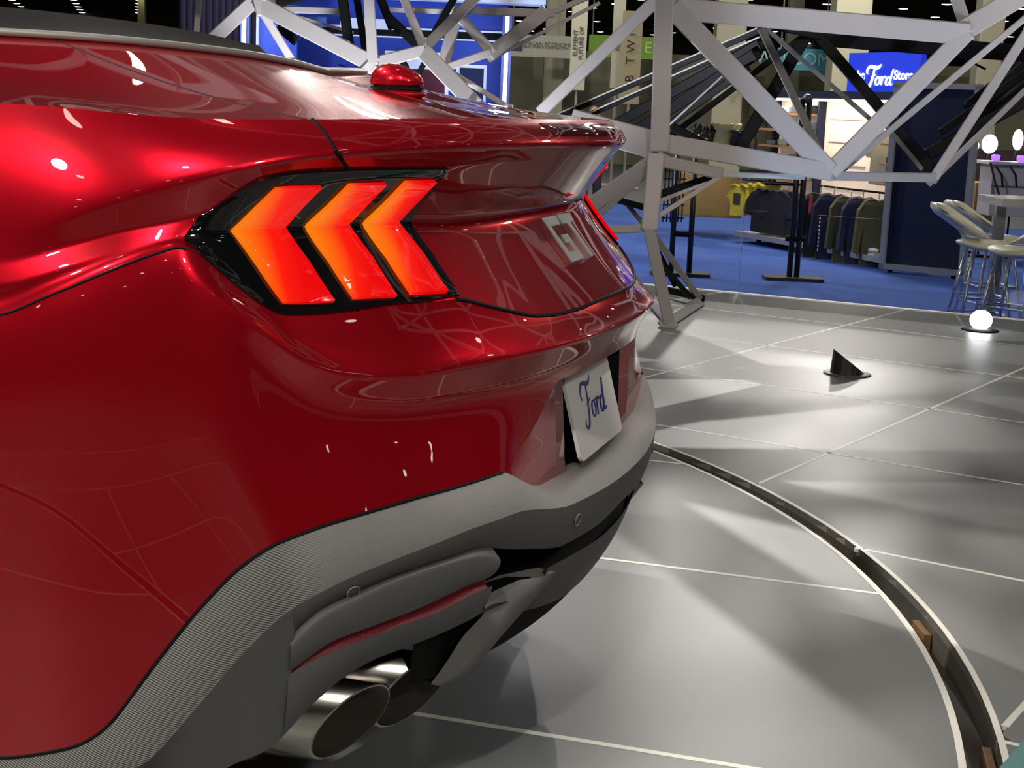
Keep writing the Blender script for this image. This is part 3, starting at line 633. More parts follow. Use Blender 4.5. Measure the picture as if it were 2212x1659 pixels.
for t in np.linspace(0,1,10):
    w_,z_=sect(4.72); G.append([(-w_*u,4.72+.10*(1-abs(u)**3)*math.sin(math.pi*(.15+.8*t)),z_+.05*(1-u*u)*(1-t)-t*(z_-.18)) for u in np.linspace(1,-1,17)])
mesh('nose',np.array(G).reshape(-1,3),[(i*17+j,i*17+j+1,(i+1)*17+j+1,(i+1)*17+j) for i in range(9) for j in range(16)],RED,None,True).parent=car
for s in (1,-1):
    G=[];w0,z0=sect(1.0)
    for y in np.linspace(.80,2.75,14):
        w_,z_=sect(y); G.append([(-s*w_,y,z_),(-s*(w_-.10),y,z_+.035),(-s*(w_-.17),y,z_+.02),(-s*(w_-.19),y,z_-.06)])
    mesh('sill_top',np.array(G).reshape(-1,3),[(i*4+j,i*4+j+1,(i+1)*4+j+1,(i+1)*4+j) for i in range(13) for j in range(3)],RED,None,True).parent=car
box('cabin_floor',(0,1.9,.62),(.70,.90,.05),BLACK,None,yaw=0).parent=car
for s in (1,-1):
    box('seat_back',(s*.36,1.75,.90),(.24,.09,.30),SOFT,None,yaw=0,bevel=.04).parent=car; box('seat_cushion',(s*.36,2.05,.70),(.24,.28,.09),SOFT,None,yaw=0,bevel=.04).parent=car
box('dashboard',(0,2.65,.92),(.68,.16,.12),BLACK,None,yaw=0,bevel=.04).parent=car
G=np.array([[(x*(.70+.0),2.86-.02*abs(x),1.00),(x*.62,2.40,1.345)] for x in np.linspace(-1,1,13)]).transpose(1,0,2)
mesh('windscreen',G.reshape(-1,3),[(j,j+1,13+j+1,13+j) for j in range(12)],GLASSD,None,True).parent=car
tube('windscreen_frame',[(-.70,2.86,1.0),(-.63,2.42,1.34),(0,2.39,1.355),(.63,2.42,1.34),(.70,2.86,1.0)],.022,BLACK,None,8).parent=car
box('chassis',(0,2.75,.30),(.78,1.9,.10),BLACK,None,yaw=0).parent=car
def wheel(x,y):
    w_=empty('wheel',(0,0,0)); w_.parent=car; s=1 if x>0 else -1; ax=Vector((s,0,0))
    lathe('tyre',[(.235,-.13),(.32,-.13),(.343,-.10),(.345,0),(.343,.10),(.32,.125),(.235,.125)],(x,y,.345),TYRE,w_,40,axis=ax,cap=False)
    lathe('rim',[(.03,.02),(.06,.075),(.075,.06),(.205,.06),(.235,.10),(.235,-.1),(.2,-.11)],(x,y,.345),BLACK,w_,40,axis=ax,cap=True)
    for k in range(10):
        a=2*math.pi*k/10; d=Vector((0,math.cos(a),math.sin(a))); t=ax.cross(d)
        box('spoke',Vector((x,y,.345))+ax*.085+d*.14,(.10,.014,.012),ALLOY,w_,ax=(d,t,ax),bevel=.004)
for y in (1.16,3.88):
    for x in (-.80,.80): wheel(x,y)
# ================= stage floor =================
FLOORM=mat('stage_laminate',(.165,.168,.16),rough=.42,noise=(3,.06),spec=.33)
SEAMM=mat('pale_joint_strip',(.80,.77,.68),rough=.45)
DARKFL=mat('groove_brown',(.045,.032,.02),rough=.7,noise=(20,.4))
WALLM=mat('groove_metal',(.16,.15,.13),rough=.4,metal=.5,noise=(25,.3))
RC=(-.18,2.85); RI,RO=3.455,3.52
TH=.02
def plate_mesh(cells,name,m,parent,z=0.0,th=TH):
    """flat slab from quads (list of 4 xy points)"""
    bm=bmesh.new(); cache={}
    def V(p):
        k=(round(p[0],4),round(p[1],4))
        if k not in cache: cache[k]=bm.verts.new((p[0],p[1],z))
        return cache[k]
    for q in cells:
        vs_=[]; 
        for p in q:
            v=V(p)
            if v not in vs_: vs_.append(v)
        if len(vs_)>2:
            try: bm.faces.new(vs_)
            except ValueError: pass
    bmesh.ops.recalc_face_normals(bm,faces=bm.faces)
    if sum(f.normal.z*f.calc_area() for f in bm.faces)<0: bmesh.ops.reverse_faces(bm,faces=bm.faces)
    r=bmesh.ops.extrude_face_region(bm,geom=list(bm.faces)); 
    bmesh.ops.translate(bm,verts=[g for g in r['geom'] if isinstance(g,bmesh.types.BMVert)],vec=(0,0,-th))
    bmesh.ops.recalc_face_normals(bm,faces=bm.faces)
    me=bpy.data.meshes.new(name); bm.to_mesh(me); bm.free(); return link(name,me,m,parent)
turn=empty('turntable',(0,0,0)); tag(turn,'round grey turntable deck with pale joint lines carrying the red car','turntable')
xs=[-3.64,-2.505,-1.375,-.11+.0,1.01,2.15,3.28]; xs=[-3.7,-2.37,-1.24,-.11,1.01,2.15,3.3]
g=.0075
for a,b in zip(xs,xs[1:]):
    a_=max(a+g,RC[0]-RI+.012); b_=min(b-g,RC[0]+RI-.012); cells=[]; u=np.linspace(a_,b_,24); R_=RI-.010
    hh=[math.sqrt(max(R_**2-(x-RC[0])**2,0)) for x in u]
    for i in range(23): cells.append([(u[i],RC[1]-hh[i]),(u[i+1],RC[1]-hh[i+1]),(u[i+1],RC[1]+hh[i+1]),(u[i],RC[1]+hh[i])])
    plate_mesh(cells,'deck_panel',FLOORM,turn)
for x in xs[1:-1]:
    hh=math.sqrt((RI-.012)**2-(x-RC[0])**2)
    box('joint_strip',(x,RC[1],-.004),(g,hh,.0046),SEAMM,turn,yaw=0)
def ring(name,r0,r1,z,th,m,parent,n=180):
    cells=[]
    for k in range(n):
        a,b=2*math.pi*k/n,2*math.pi*(k+1)/n
        cells.append([(RC[0]+r0*math.cos(a),RC[1]+r0*math.sin(a)),(RC[0]+r1*math.cos(a),RC[1]+r1*math.sin(a)),(RC[0]+r1*math.cos(b),RC[1]+r1*math.sin(b)),(RC[0]+r0*math.cos(b),RC[1]+r0*math.sin(b))])
    return plate_mesh(cells,name,m,parent,z,th)
ring('edge_trim',RI-.014,RI,.0008,.03,SEAMM,turn)
box('turntable_drum',(RC[0],RC[1],-.035),(2.2,2.2,.012),BLACK,turn,yaw=0)
stage=empty('floor',(0,0,0)); tag(stage,kind='structure')
ring('groove_bed',RI-.03,RO+.03,-.075,.01,DARKFL,stage)
ring('groove_wall',RO,RO+.004,-.0,.075,WALLM,stage)
ring('groove_trim',RO+.0,RO+.013,.0012,.02,SEAMM,stage)
for k in range(90):        # plywood packers under the rim
    if k%3==0:
        a=2*math.pi*k/90; 
        bm=bmesh.new(); bm_box(bm,(RC[0]+(RO-.012)*math.cos(a),RC[1]+(RO-.012)*math.sin(a),-.055),(Vector((-math.sin(a),math.cos(a),0)),Vector((math.cos(a),math.sin(a),0)),Z),(.05,.008,.02)); from_bm('packer_block',bm,mat('plywood',(.22,.12,.05),rough=.7,noise=(30,.4)),stage)
# outer panels: rows across (-106 deg) and along (-16 deg)
AN=math.radians(-16); U=np.array([math.cos(AN),math.sin(AN)]); Vv=np.array([-math.sin(AN),math.cos(AN)])   # U runs away from the car, Vv across
us=[1.421+1.057*k for k in range(-6,6)]; vs2=[.60+1.165*k for k in range(-5,6)]
EDGE_A=np.array(floor_at(1420,616)[:2]); EDGE_B=np.array(floor_at(2200,690)[:2])
EN=np.array([-(EDGE_B-EDGE_A)[1],(EDGE_B-EDGE_A)[0]]); EN/=np.linalg.norm(EN)
if EN@(np.array([0,0])-EDGE_A)>0: EN=-EN           # pointing off the stage
def beyond(p): return (np.array(p)-EDGE_A)@EN
def clip_half(poly):
    out=[]
    for i in range(len(poly)):
        a,b=poly[i],poly[(i+1)%len(poly)]; da,db=beyond(a),beyond(b)
        if da<=0: out.append(a)
        if da*db<0: t=da/(da-db); out.append(tuple(np.array(a)+(np.array(b)-np.array(a))*t))
    return out
RP=RO+.011
for i in range(len(us)-1):
    for j in range(len(vs2)-1):
        u0,u1,v0,v1=us[i]+.005,us[i+1]-.005,vs2[j]+.005,vs2[j+1]-.005
        cor=[U*a+Vv*b for a,b in ((u0,v0),(u1,v0),(u1,v1),(u0,v1))]
        if min(beyond(c) for c in cor)>0: continue
        ce=np.mean(cor,0)
        if ce[0]<-5.5: continue
        dist=[np.hypot(*(c-np.array(RC))) for c in cor]
        cu,cv=U@np.array(RC),Vv@np.array(RC)
        nd=math.hypot(max(u0-cu,0,cu-u1),max(v0-cv,0,cv-v1))
        cells=[]
        if nd>=RP: cells=[clip_half([tuple(c) for c in cor])]
        else:
            if max(dist)<=RP: continue
            vv=np.linspace(v0,v1,36)
            for a,b in zip(vv,vv[1:]):
                def iv(v):
                    d=RP**2-(v-cv)**2
                    if d<=0: return None
                    s=math.sqrt(d); return cu-s,cu+s
                ia,ib=iv(a),iv(b)
                if ia is None and ib is None: cells.append([tuple(U*p+Vv*q) for p,q in ((u0,a),(u1,a),(u1,b),(u0,b))]); continue
                ia=ia or (cu,cu); ib=ib or (cu,cu)
                if min(ia[0],u1)>u0 or min(ib[0],u1)>u0:
                    cells.append([tuple(U*p+Vv*q) for p,q in ((u0,a),(max(min(ia[0],u1),u0),a),(max(min(ib[0],u1),u0),b),(u0,b))])
                if max(ia[1],u0)<u1 or max(ib[1],u0)<u1:
                    cells.append([tuple(U*p+Vv*q) for p,q in ((min(max(ia[1],u0),u1),a),(u1,a),(u1,b),(min(max(ib[1],u0),u1),b))])
            cells=[clip_half(c) for c in cells]; cells=[c for c in cells if len(c)>2]
        if cells: plate_mesh(cells,'floor_panel',FLOORM,stage)
def strip_line(p,d,t0,t1):
    """joint strip along p + d*t, left out inside the ring and off the stage"""
    ts=np.linspace(t0,t1,400); ok=[(np.hypot(*(p+d*t-np.array(RC)))>RP) and beyond(p+d*t)<-.02 for t in ts]
    s=None
    for k in range(400):
        if ok[k] and s is None: s=ts[k]
        if s is not None and (not ok[k] or k==399):
            e=ts[k]; c=p+d*(s+e)/2; a=math.atan2(d[1],d[0]); box('joint_strip',(c[0],c[1],-.004),((e-s)/2,.0072,.0046),SEAMM,stage,yaw=a); s=None
for u in us: strip_line(U*u,Vv,-4.5,6)
for v in vs2: strip_line(Vv*v,U,-4,7.5)
# stage edge nosing, skirt and sub-deck
NOSEM=mat('stage_nosing',(.55,.50,.42),rough=.5); SKIRT=mat('stage_skirt',(.03,.03,.035),rough=.8)
ed=(EDGE_B-EDGE_A)/np.linalg.norm(EDGE_B-EDGE_A); ea=math.atan2(ed[1],ed[0]); em=EDGE_A+ed*1.5
box('nosing',(em[0],em[1],-.008),(7,.025,.010),NOSEM,stage,yaw=ea); box('skirt',(em[0]-EN[0]*.03,em[1]-EN[1]*.03,-.27),(7,.01,.24),SKIRT,stage,yaw=ea)
sub=em-EN*6; box('subdeck',(sub[0],sub[1],-.30),(7,5.9,.18),SKIRT,stage,yaw=ea)
# main hall floor, blue carpet
HALL=mat('hall_concrete',(.12,.12,.12),rough=.5,noise=(.6,.2)); CARP=mat('blue_carpet',(.022,.075,.33),rough=.95,noise=(2.2,.35),bump=(400,.6))
o=box('floor_hall',(20,0,-.53),(110,110,.02),HALL,None,yaw=0); tag(o,kind='structure')
cc=floor_at(1700,520,-.5); cm=em+EN*8.1; o=box('carpet',(cm[0],cm[1],-.502),(13,8.0,.006),CARP,None,yaw=ea); tag(o,'bright blue carpet laid beyond the grey stage edge','carpet')
# ceiling and far walls
CEILM=mat('hall_ceiling',(.012,.012,.011),rough=.9); WALLO=mat('far_wall_olive',(.20,.185,.125),rough=.85,noise=(.4,.15)); WALLB=mat('far_wall_dark',(.02,.02,.018),rough=.9)
o=box('ceiling',(30,10,7.6),(130,120,.05),CEILM,None,yaw=0); tag(o,kind='structure')
def wall(name,x0,x1,h,ztop,m,th=.3):
    a,b=at(x0,250,h),at(x1,250,h); c=(a+b)/2; c.z=(ztop-.5)/2; o=box(name,c+HEAD*th/2,((b-a).length/2,th/2,(ztop+.5)/2),m); tag(o,kind='structure'); return o
wall('wall_far',1010,2600,46,2.75,WALLO); wall('wall_back',-2500,3500,128,7.5,WALLB)
o=box('wall_behind',(-45,0,3.5),(.2,120,4),WALLB,None,yaw=0); tag(o,kind='structure')
# ================= ceiling lamps =================
LENSW=mat('lamp_glow',(.9,.9,.85),emit=(1,.96,.82),estr=9.0); LHOUS=mat('lamp_housing',(.05,.05,.05),rough=.6)
def lamp_proto():
    r=empty('ceiling_lamp'); h=lathe('housing',[(.05,.25),(.12,.22),(.24,.06),(.26,.0)],(0,0,0),LHOUS,None,16); h.parent=r
    l=lathe('lens',[(.001,-.03),(.16,-.025),(.25,.0),(.001,.004)],(0,0,0),LENSW,None,16); l.parent=r; return r
proto=lamp_proto(); first=True; LAMPS=[]
hd=math.radians(90-59.2); du=Vector((math.cos(hd),math.sin(hd),0)); dv=Vector((-du.y,du.x,0))
for i in range(-5,30):
    for j in range(-14,15):
        p=du*(i*4.6+1.0)+dv*(j*4.4+.6)+Vector((0,0,7.0)); d=p-CAM; h=d.dot(HEAD); 
        near=Vector((p.x,p.y,0)).length<31 and (i+j)%2==0
        far=False
        if h>60:
            sx=IW/2+FPX*d.dot(RGT)/d.dot(FWD); sy=IH/2-FPX*d.dot(UPV)/d.dot(FWD); far=(-40<sx<2260 and sy>-30)
        if near or far: LAMPS.append(p)
LAMPS=LAMPS[:290]
for p in LAMPS:
    if first: r=proto; first=False
    else:
        r=proto.copy(); COL.objects.link(r)
        for ch in proto.children:
            c=ch.copy(); COL.objects.link(c); c.parent=r
    r.location=p; tag(r,'small round glowing lamp in rows under the black hall ceiling','ceiling lamp','ceiling lamps of the hall')
# ================= truss sculpture =================
TW=mat('truss_white',(.42,.39,.38),rough=.4,noise=(6,.06)); TK=mat('truss_black',(.007,.007,.008),rough=.5,spec=.1); TG=mat('truss_grey',(.13,.135,.13),rough=.5,noise=(9,.3))
truss=empty('truss_sculpture',floor_at(1445,712)); tag(truss,'tall sculpture of pale triangular metal frames standing behind the red car','sculpture')
def beam(a,b,w_,dep,m,parent=None,name='beam'):
    a,b=Vector(a),Vector(b); t=(b-a).normalized(); n=(CAM-(a+b)/2); n=(n-t*n.dot(t)).normalized(); s=t.cross(n)
    bm=bmesh.new(); c=(a+b)/2-n*dep/2; bm_box(bm,c,(t,s,n),((b-a).length/2,w_/2,dep/2))
    bmesh.ops.bevel(bm,geom=list(bm.edges),offset=min(.006,w_*.12),segments=1,affect='EDGES')
    return from_bm(name,bm,m,parent or truss)
def B(x0,y0,h0,x1,y1,h1,wpx,m=TW,dep=.08,name='beam'):
    if y1<-5: t=(-150-y0)/(y1-y0); x1,y1,h1=x0+(x1-x0)*t,-150,h0+(h1-h0)*t
    if y0<-5: t=(-150-y1)/(y0-y1); x0,y0,h0=x1+(x0-x1)*t,-150,h1+(h0-h1)*t
    a,b=at(x0,y0,h0),at(x1,y1,h1); return beam(a,b,wpx*(h0+h1)/2/FPX,dep,m,name=name)
F0=floor_at(1445,708); F1_=floor_at(1517,660)
W8=[(1437,-60,8,1425,328,7.95,40),(1418,0,8.0,1165,245,8.6,27),(1425,16,8,2095,74,8.1,46),(1450,14,8.0,1793,372,8.0,44),(1412,306,7.97,1800,372,8.0,40),(1793,372,8.0,2092,66,8.1,38),
    (1430,318,7.95,1230,262,8.5,58),(2080,66,8.1,2240,-30,8.2,44),(2090,70,8.1,2055,-40,8.2,26),
    (1800,380,8.05,2024,384,8.3,20),(2018,384,8.3,2235,45,8.6,21),(2020,384,8.3,2240,170,8.9,13),(1828,360,8.2,2235,22,8.5,14),(1795,384,8.02,2106,62,8.13,9),(2104,62,8.13,2240,-12,8.2,14),
    (1418,330,7.94,1403,497,7.88,36),(1420,346,7.94,1562,376,8.05,26),(1558,380,8.05,1402,480,7.9,11),(1552,386,8.1,1408,440,8.1,8),(1412,350,7.94,1240,470,8.4,36),(1400,372,7.96,1230,520,8.5,12),(1408,492,7.88,1300,497,8.0,18)]
for b in W8: B(*b)
n7=at(1402,492,7.88)
beam(n7,F0+Vector((0,0,.02)),.062,.06,TW); beam(n7,F1_+Vector((0,0,.02)),.034,.06,TW); beam(F0+Vector((0,0,.035)),F1_+Vector((0,0,.035)),.06,.06,TW); beam(floor_at(1400,655)+Vector((0,0,.03)),F0+Vector((0,0,.03)),.05,.05,TW); beam(at(1420,560,8.2),F1_+Vector((-.1,.05,.05)),.03,.03,TK); beam(floor_at(1425,640)+Vector((0,0,.05)),F1_+Vector((-.05,.0,.05)),.04,.03,TK)
KK=[(1515,18,8.3,1660,52,8.6,22,TK),(1640,42,8.6,1790,72,8.8,32,TK),(1765,80,8.8,2240,118,9.3,36,TK),(1640,52,8.6,1782,352,8.25,17,TG),(1655,62,8.6,1885,262,8.5,10,TG),(1765,75,8.8,2014,366,8.5,24,TK),(1900,255,8.6,1992,366,8.5,10,TG),
    (1745,70,8.8,1590,335,8.6,27,TK),(1735,78,8.8,1440,300,8.7,13,TK),(1450,272,8.7,1570,338,8.6,18,TK),
    (1650,62,9.2,1180,262,10.5,13,TK),(1650,80,9.3,1230,270,10.5,9,TK),(1640,95,9.3,1290,290,10.4,22,TK),(1630,118,9.3,1340,305,10.3,26,TK),(1610,150,9.3,1400,300,10.0,16,TK),
    (1648,55,9.15,1190,252,10.45,3,TW),(1640,80,9.25,1230,262,10.45,3.5,TW),(1560,165,9.2,1440,275,9.4,4,TW),
    (1550,380,8.15,1400,428,8.15,17,TK),(1400,450,8.3,1290,420,8.6,14,TK),(1395,490,8.3,1320,400,8.6,10,TG),(1400,500,8.2,1460,620,8.6,12,TK),
    (2040,280,9.2,2240,140,9.6,16,TK),(2010,330,9.1,2240,205,9.6,26,TK),(2100,240,9.6,2240,110,10,14,TK),(1980,75,9.0,2130,150,9.3,5,TK)]
for b in KK: B(*b[:7],m=b[7],dep=.05,name='strut')
W10=[(431,-20,10,424,80,10,13),(562,-10,9.6,452,92,9.9,30),(556,8,9.6,812,142,9.5,36),(598,28,9.65,750,92,9.6,9),(563,20,9.6,634,136,9.7,17),(560,-40,9.6,578,30,9.6,46),(795,-30,9.5,806,140,9.5,23),(800,138,9.5,920,108,9.6,26),(866,-20,9.7,916,104,9.6,19),
     (916,104,9.6,1042,-20,9.9,22),(912,108,9.6,1026,226,9.3,36),(940,134,9.7,1096,230,9.6,12),(988,30,10,1064,114,9.9,22),(1058,118,9.9,1182,22,10.1,30),(962,147,9.8,1062,112,9.9,17),(958,140,9.9,984,40,10,26),(960,20,10.1,1200,30,10.1,17),
     (1160,42,10.1,1310,-25,10.4,11),(1090,112,10.0,1296,6,10.4,8),(806,136,9.5,762,184,9.5,24),(612,20,10.2,740,24,10.2,15),(826,20,10.2,990,26,10.2,11),(640,35,10.3,760,70,10.3,6),(845,150,9.7,790,165,9.7,10)]
for b in W10: B(*b)
K10=[(738,-20,9.9,754,98,9.9,22),(768,-20,9.9,790,114,9.9,15),(815,-20,9.9,848,62,9.9,18),(836,35,9.9,906,102,9.8,20),(990,-20,10,928,90,9.9,15),(572,12,9.8,668,-18,9.9,26),(868,130,9.9,902,190,9.9,14),(924,122,9.9,888,190,9.9,12),(925,130,9.7,1030,222,9.5,22),(740,150,9.9,756,182,9.9,18),(600,55,9.9,640,90,9.9,20),(1150,48,10.15,1300,-18,10.45,9)]
for b in K10: B(*b,m=TK,dep=.05,name='strut')
B(1560,377,8.06,1740,382,8.05,12,m=mat('clear_sleeve',(.45,.47,.46),rough=.25,noise=(18,.3)),dep=.05,name='sleeve')
for x,y,h,dx in ((804,140,9.5,.3),(632,134,9.7,-.3),(1024,222,9.3,.5),(764,184,9.5,-.2),(1094,228,9.6,.25),(426,75,10.0,.1),(455,88,9.9,-.4)):
    a=at(x,y,h); beam(a,Vector((a.x+dx*.6,a.y+dx,.02)),.085,.08,TW); 
for (x0,y0,h0),(x1,y1,h1) in (((804,140,9.5),(1024,222,9.3)),((632,134,9.7),(804,140,9.5)),((455,88,9.9),(632,134,9.7))): beam(at(x0,y0,h0)-Z*.9,at(x1,y1,h1)-Z*.15,.08,.08,TW)
# the sculpture arches on over the stage, above the picture
rnd=random.Random(3)
def lattice(P,ni,nj,w_=.085,skip=.1):
    for (i,j),p in P.items():
        for a,b in ((1,0),(0,1),(1,1) if (i+j)%2 else (1,-1)):
            r=P.get((i+a,j+b))
            if r is not None and rnd.random()>skip: beam(p,r,w_,.09,TW)
ND={(i,j):Vector((6.6-1.75*i+rnd.uniform(-.35,.35),3.2-1.75*j+rnd.uniform(-.35,.35),2.7+1.5*math.sin(math.pi*(i+.8)/5.6)+rnd.uniform(-.3,.3))) for i in range(5) for j in range(7)}
lattice(ND,5,7)
NW={(i,j):at(-500+420*i+rnd.uniform(-80,80),-90-330*j+rnd.uniform(-50,50),9.6-.25*i+.25*j+rnd.uniform(-.2,.2)) for i in range(7) for j in range(4)}
lattice(NW,7,4,.10)
for i,(x,y,h) in ((2,(560,-40,9.6)),(3,(795,-30,9.5)),(5,(1437,-60,8.0)),(6,(2055,-40,8.2))): beam(at(x,y,h),NW[i,0],.10,.09,TW)
for i in (2,4,5): beam(NW[i,3],ND[0,min(6,i-1)],.10,.09,TW)
# ================= things on the stage =================
up=empty('floor_uplight',floor_at(1830,812)); tag(up,'black wedge-shaped uplight alone on the grey stage floor','floor light')
c=floor_at(1830,808)
bm=bmesh.new(); n=20; base=[bm.verts.new(c+Vector((.076*math.cos(2*math.pi*k/n),.076*math.sin(2*math.pi*k/n),.006))) for k in range(n)]
topv=[bm.verts.new(c+Vector((.068*math.cos(2*math.pi*k/n),.068*math.sin(2*math.pi*k/n),.014+max(0,.046+.050*(-SIDE.x*math.cos(2*math.pi*k/n)-SIDE.y*math.sin(2*math.pi*k/n)))))) for k in range(n)]
for k in range(n): bm.faces.new((base[k],base[(k+1)%n],topv[(k+1)%n],topv[k]))
bm.faces.new(base[::-1]); bm.faces.new(topv); from_bm('hood',bm,mat('uplight_black',(.02,.02,.02),rough=.45),up)
lathe('flange',[(.105,0),(.105,.005),(.098,.007),(.02,.007)],c,mat('uplight_flange',(.10,.10,.10),rough=.4),up,28)
lf=empty('floor_lamp_head',floor_at(2117,716)); tag(lf,'lit white floor spotlight at the stage edge beside the bar stools','floor light')
c=floor_at(2117,714)
bm=bmesh.new(); bmesh.ops.create_uvsphere(bm,u_segments=24,v_segments=14,radius=1)
for v in bm.verts: v.co=c+Vector((v.co.x*.055,v.co.y*.06,.058+v.co.z*.056))
from_bm('globe',bm,mat('lit_globe',(1,1,1),emit=(.93,.97,1.0),estr=12),lf,True)
lathe('base',[(.10,0),(.10,.006),(.05,.012),(.02,.012)],c,BLACK,lf,24)
tt=bmesh.new(); bm_box(tt,floor_at(2262,1700)+Vector((.06,-.02,.045)),(Vector((.96,-.28,0)),Vector((.28,.96,0)),Z),(.25,.04,.045)); o=from_bm('teal_case',tt,mat('teal_plastic',(.05,.16,.15),rough=.4)); tag(o,'corner of a teal case lying at the outer rim of the turntable groove','case')
# glass balustrade at the edge of the stage
GLASS=mat('clear_glass',(.95,.98,.98),rough=.0,trans=1.0,spec=.4); GLASS.node_tree.nodes['Principled BSDF'].inputs['IOR'].default_value=1.12
bal=empty('glass_balustrade',(EDGE_A[0],EDGE_A[1],0)); tag(bal,'clear glass balustrade along the far edge of the grey stage','balustrade')
pj=np.array(floor_at(1603,632)[:2]); tj=(pj-EDGE_A)@ed
for a,b in ((tj-2.6,tj-.006),(tj+.006,tj+1.35),(tj+1.362,tj+2.7)):
    m_=EDGE_A+ed*(a+b)/2-EN*.06; box('pane',(m_[0],m_[1],.26),((b-a)/2,.005,.27),GLASS,bal,yaw=ea)
for a in (tj-1.3,):
    m_=EDGE_A+ed*a-EN*.06; box('clamp',(m_[0],m_[1],.012),(.05,.018,.012),CHROME,bal,yaw=ea)
# ================= hall behind: booths, signs, store =================
FL=-.5
def face_yaw(a,b): return math.atan2((b-a).y,(b-a).x)
def panel_pts(name,a,b,z0,z1,th,m,parent=None,bevel=0.0):
    """upright panel on the plan line a-b (front face towards the camera side)"""
    a=Vector((a[0],a[1],0)); b=Vector((b[0],b[1],0)); d=(b-a).normalized(); n=Vector((-d.y,d.x,0))
    if n.dot(HEAD)<0: n=-n
    c=(a+b)/2+n*th/2; c.z=(z0+z1)/2
    return box(name,c,((b-a).length/2,th/2,(z1-z0)/2),m,parent,ax=(d,n,Z),bevel=bevel)
NAVY=mat('navy_panel',(.003,.008,.036),rough=.75); SILV=mat('silver_edge',(.42,.41,.39),rough=.4,metal=.4); CREAM=mat('cream_backing',(.80,.66,.52),rough=.8,emit=(1,.80,.62),estr=.16); WOODS=mat('shelf_wood',(.38,.19,.08),rough=.55,noise=(9,.35)); CARTON=mat('tan_board',(.30,.19,.055),rough=.7,noise=(3,.25))  # cream backing glows faintly, standing in for strip light falling on it
# store wall unit
A=floor_at(1592,508,-.42); Bq=floor_at(1908,568,-.42)
su=empty('store_display',(A.x,A.y,FL)); tag(su,'low cream clothing display wall on castors with dark blue frame','display stand')
d_=(Bq-A); d_.z=0; L_=d_.length; d_.normalize(); n_=Vector((-d_.y,d_.x,0)); n_=n_ if n_.dot(HEAD)>0 else -n_
def SP(s,back,z): return Vector((A.x,A.y,0))+d_*(s*L_)+n_*back+Z*z       # s along 0..1, back = away from us
def sbox(name,s0,s1,b0,b1,z0,z1,m,parent,bevel=0): return box(name,SP((s0+s1)/2,(b0+b1)/2,(z0+z1)/2),((s1-s0)*L_/2,(b1-b0)/2,(z1-z0)/2),m,parent,ax=(d_,n_,Z),bevel=bevel)
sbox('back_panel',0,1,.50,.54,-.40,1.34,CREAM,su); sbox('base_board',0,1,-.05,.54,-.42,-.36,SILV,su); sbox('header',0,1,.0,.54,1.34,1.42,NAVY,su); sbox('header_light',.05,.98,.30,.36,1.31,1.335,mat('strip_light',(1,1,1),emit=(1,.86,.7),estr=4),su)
for s in (0,.325,.985): sbox('upright',s,s+.012,.40,.5,-.40,1.36,NAVY,su)
for i in range(5): sbox('shelf',.03,.31,.15,.5,.33+.2*i,.355+.2*i,WOODS,su)
for i in range(4): sbox('shelf',.86,.985,.15,.5,.40+.22*i,.425+.22*i,WOODS,su)
for i in range(6): sbox('slat_rail',.37,.62,.485,.50,-.25+.27*i,-.235+.27*i,mat('rail_pale',(.52,.44,.36),rough=.6),su)
for s in (.04,.35,.65,.95): lathe('castor',[(.03,-.025),(.035,-.02),(.035,.02),(.03,.025)],SP(s,.25,-.46),BLACK,su,12,axis=d_)
for s0,s1 in ((.33,.345),): sbox('lower_bay_wood',.08,.30,.42,.5,-.34,-.05,WOODS,su)
FOLD=[(.30,.07,.06),(.10,.12,.16),(.35,.33,.30),(.16,.20,.24),(.03,.03,.04)]
fi=0
names=['rust','teal','pale grey','slate','black']
for i in range(5):
    for s in (.07,.155,.24):
        c=FOLD[fi%5]; g_=tag(sbox('folded_shirt',s,s+.065,.2,.46,.357+.2*i,.357+.2*i+.05+.025*(fi%3),mat('fold_%d'%(fi%5),c,rough=.9),None,.012),'folded %s shirt pile on shelf %d from the bottom, %s of three'%(names[fi%5],i+1,['left','middle','right'][int((s-.07)/.08)]),'clothing','folded shirts on the store shelves'); fi+=1
al=bpy.data.lights.new('display_light','AREA'); al.energy=26; al.color=(1,.86,.7); al.shape='RECTANGLE'; al.size=3.0; al.size_y=.06; ao=bpy.data.objects.new('display_light',al); COL.objects.link(ao); ao.location=SP(.5,.12,1.30); ao.rotation_euler=(n_*.35-Z).to_track_quat('-Z','Y').to_euler()
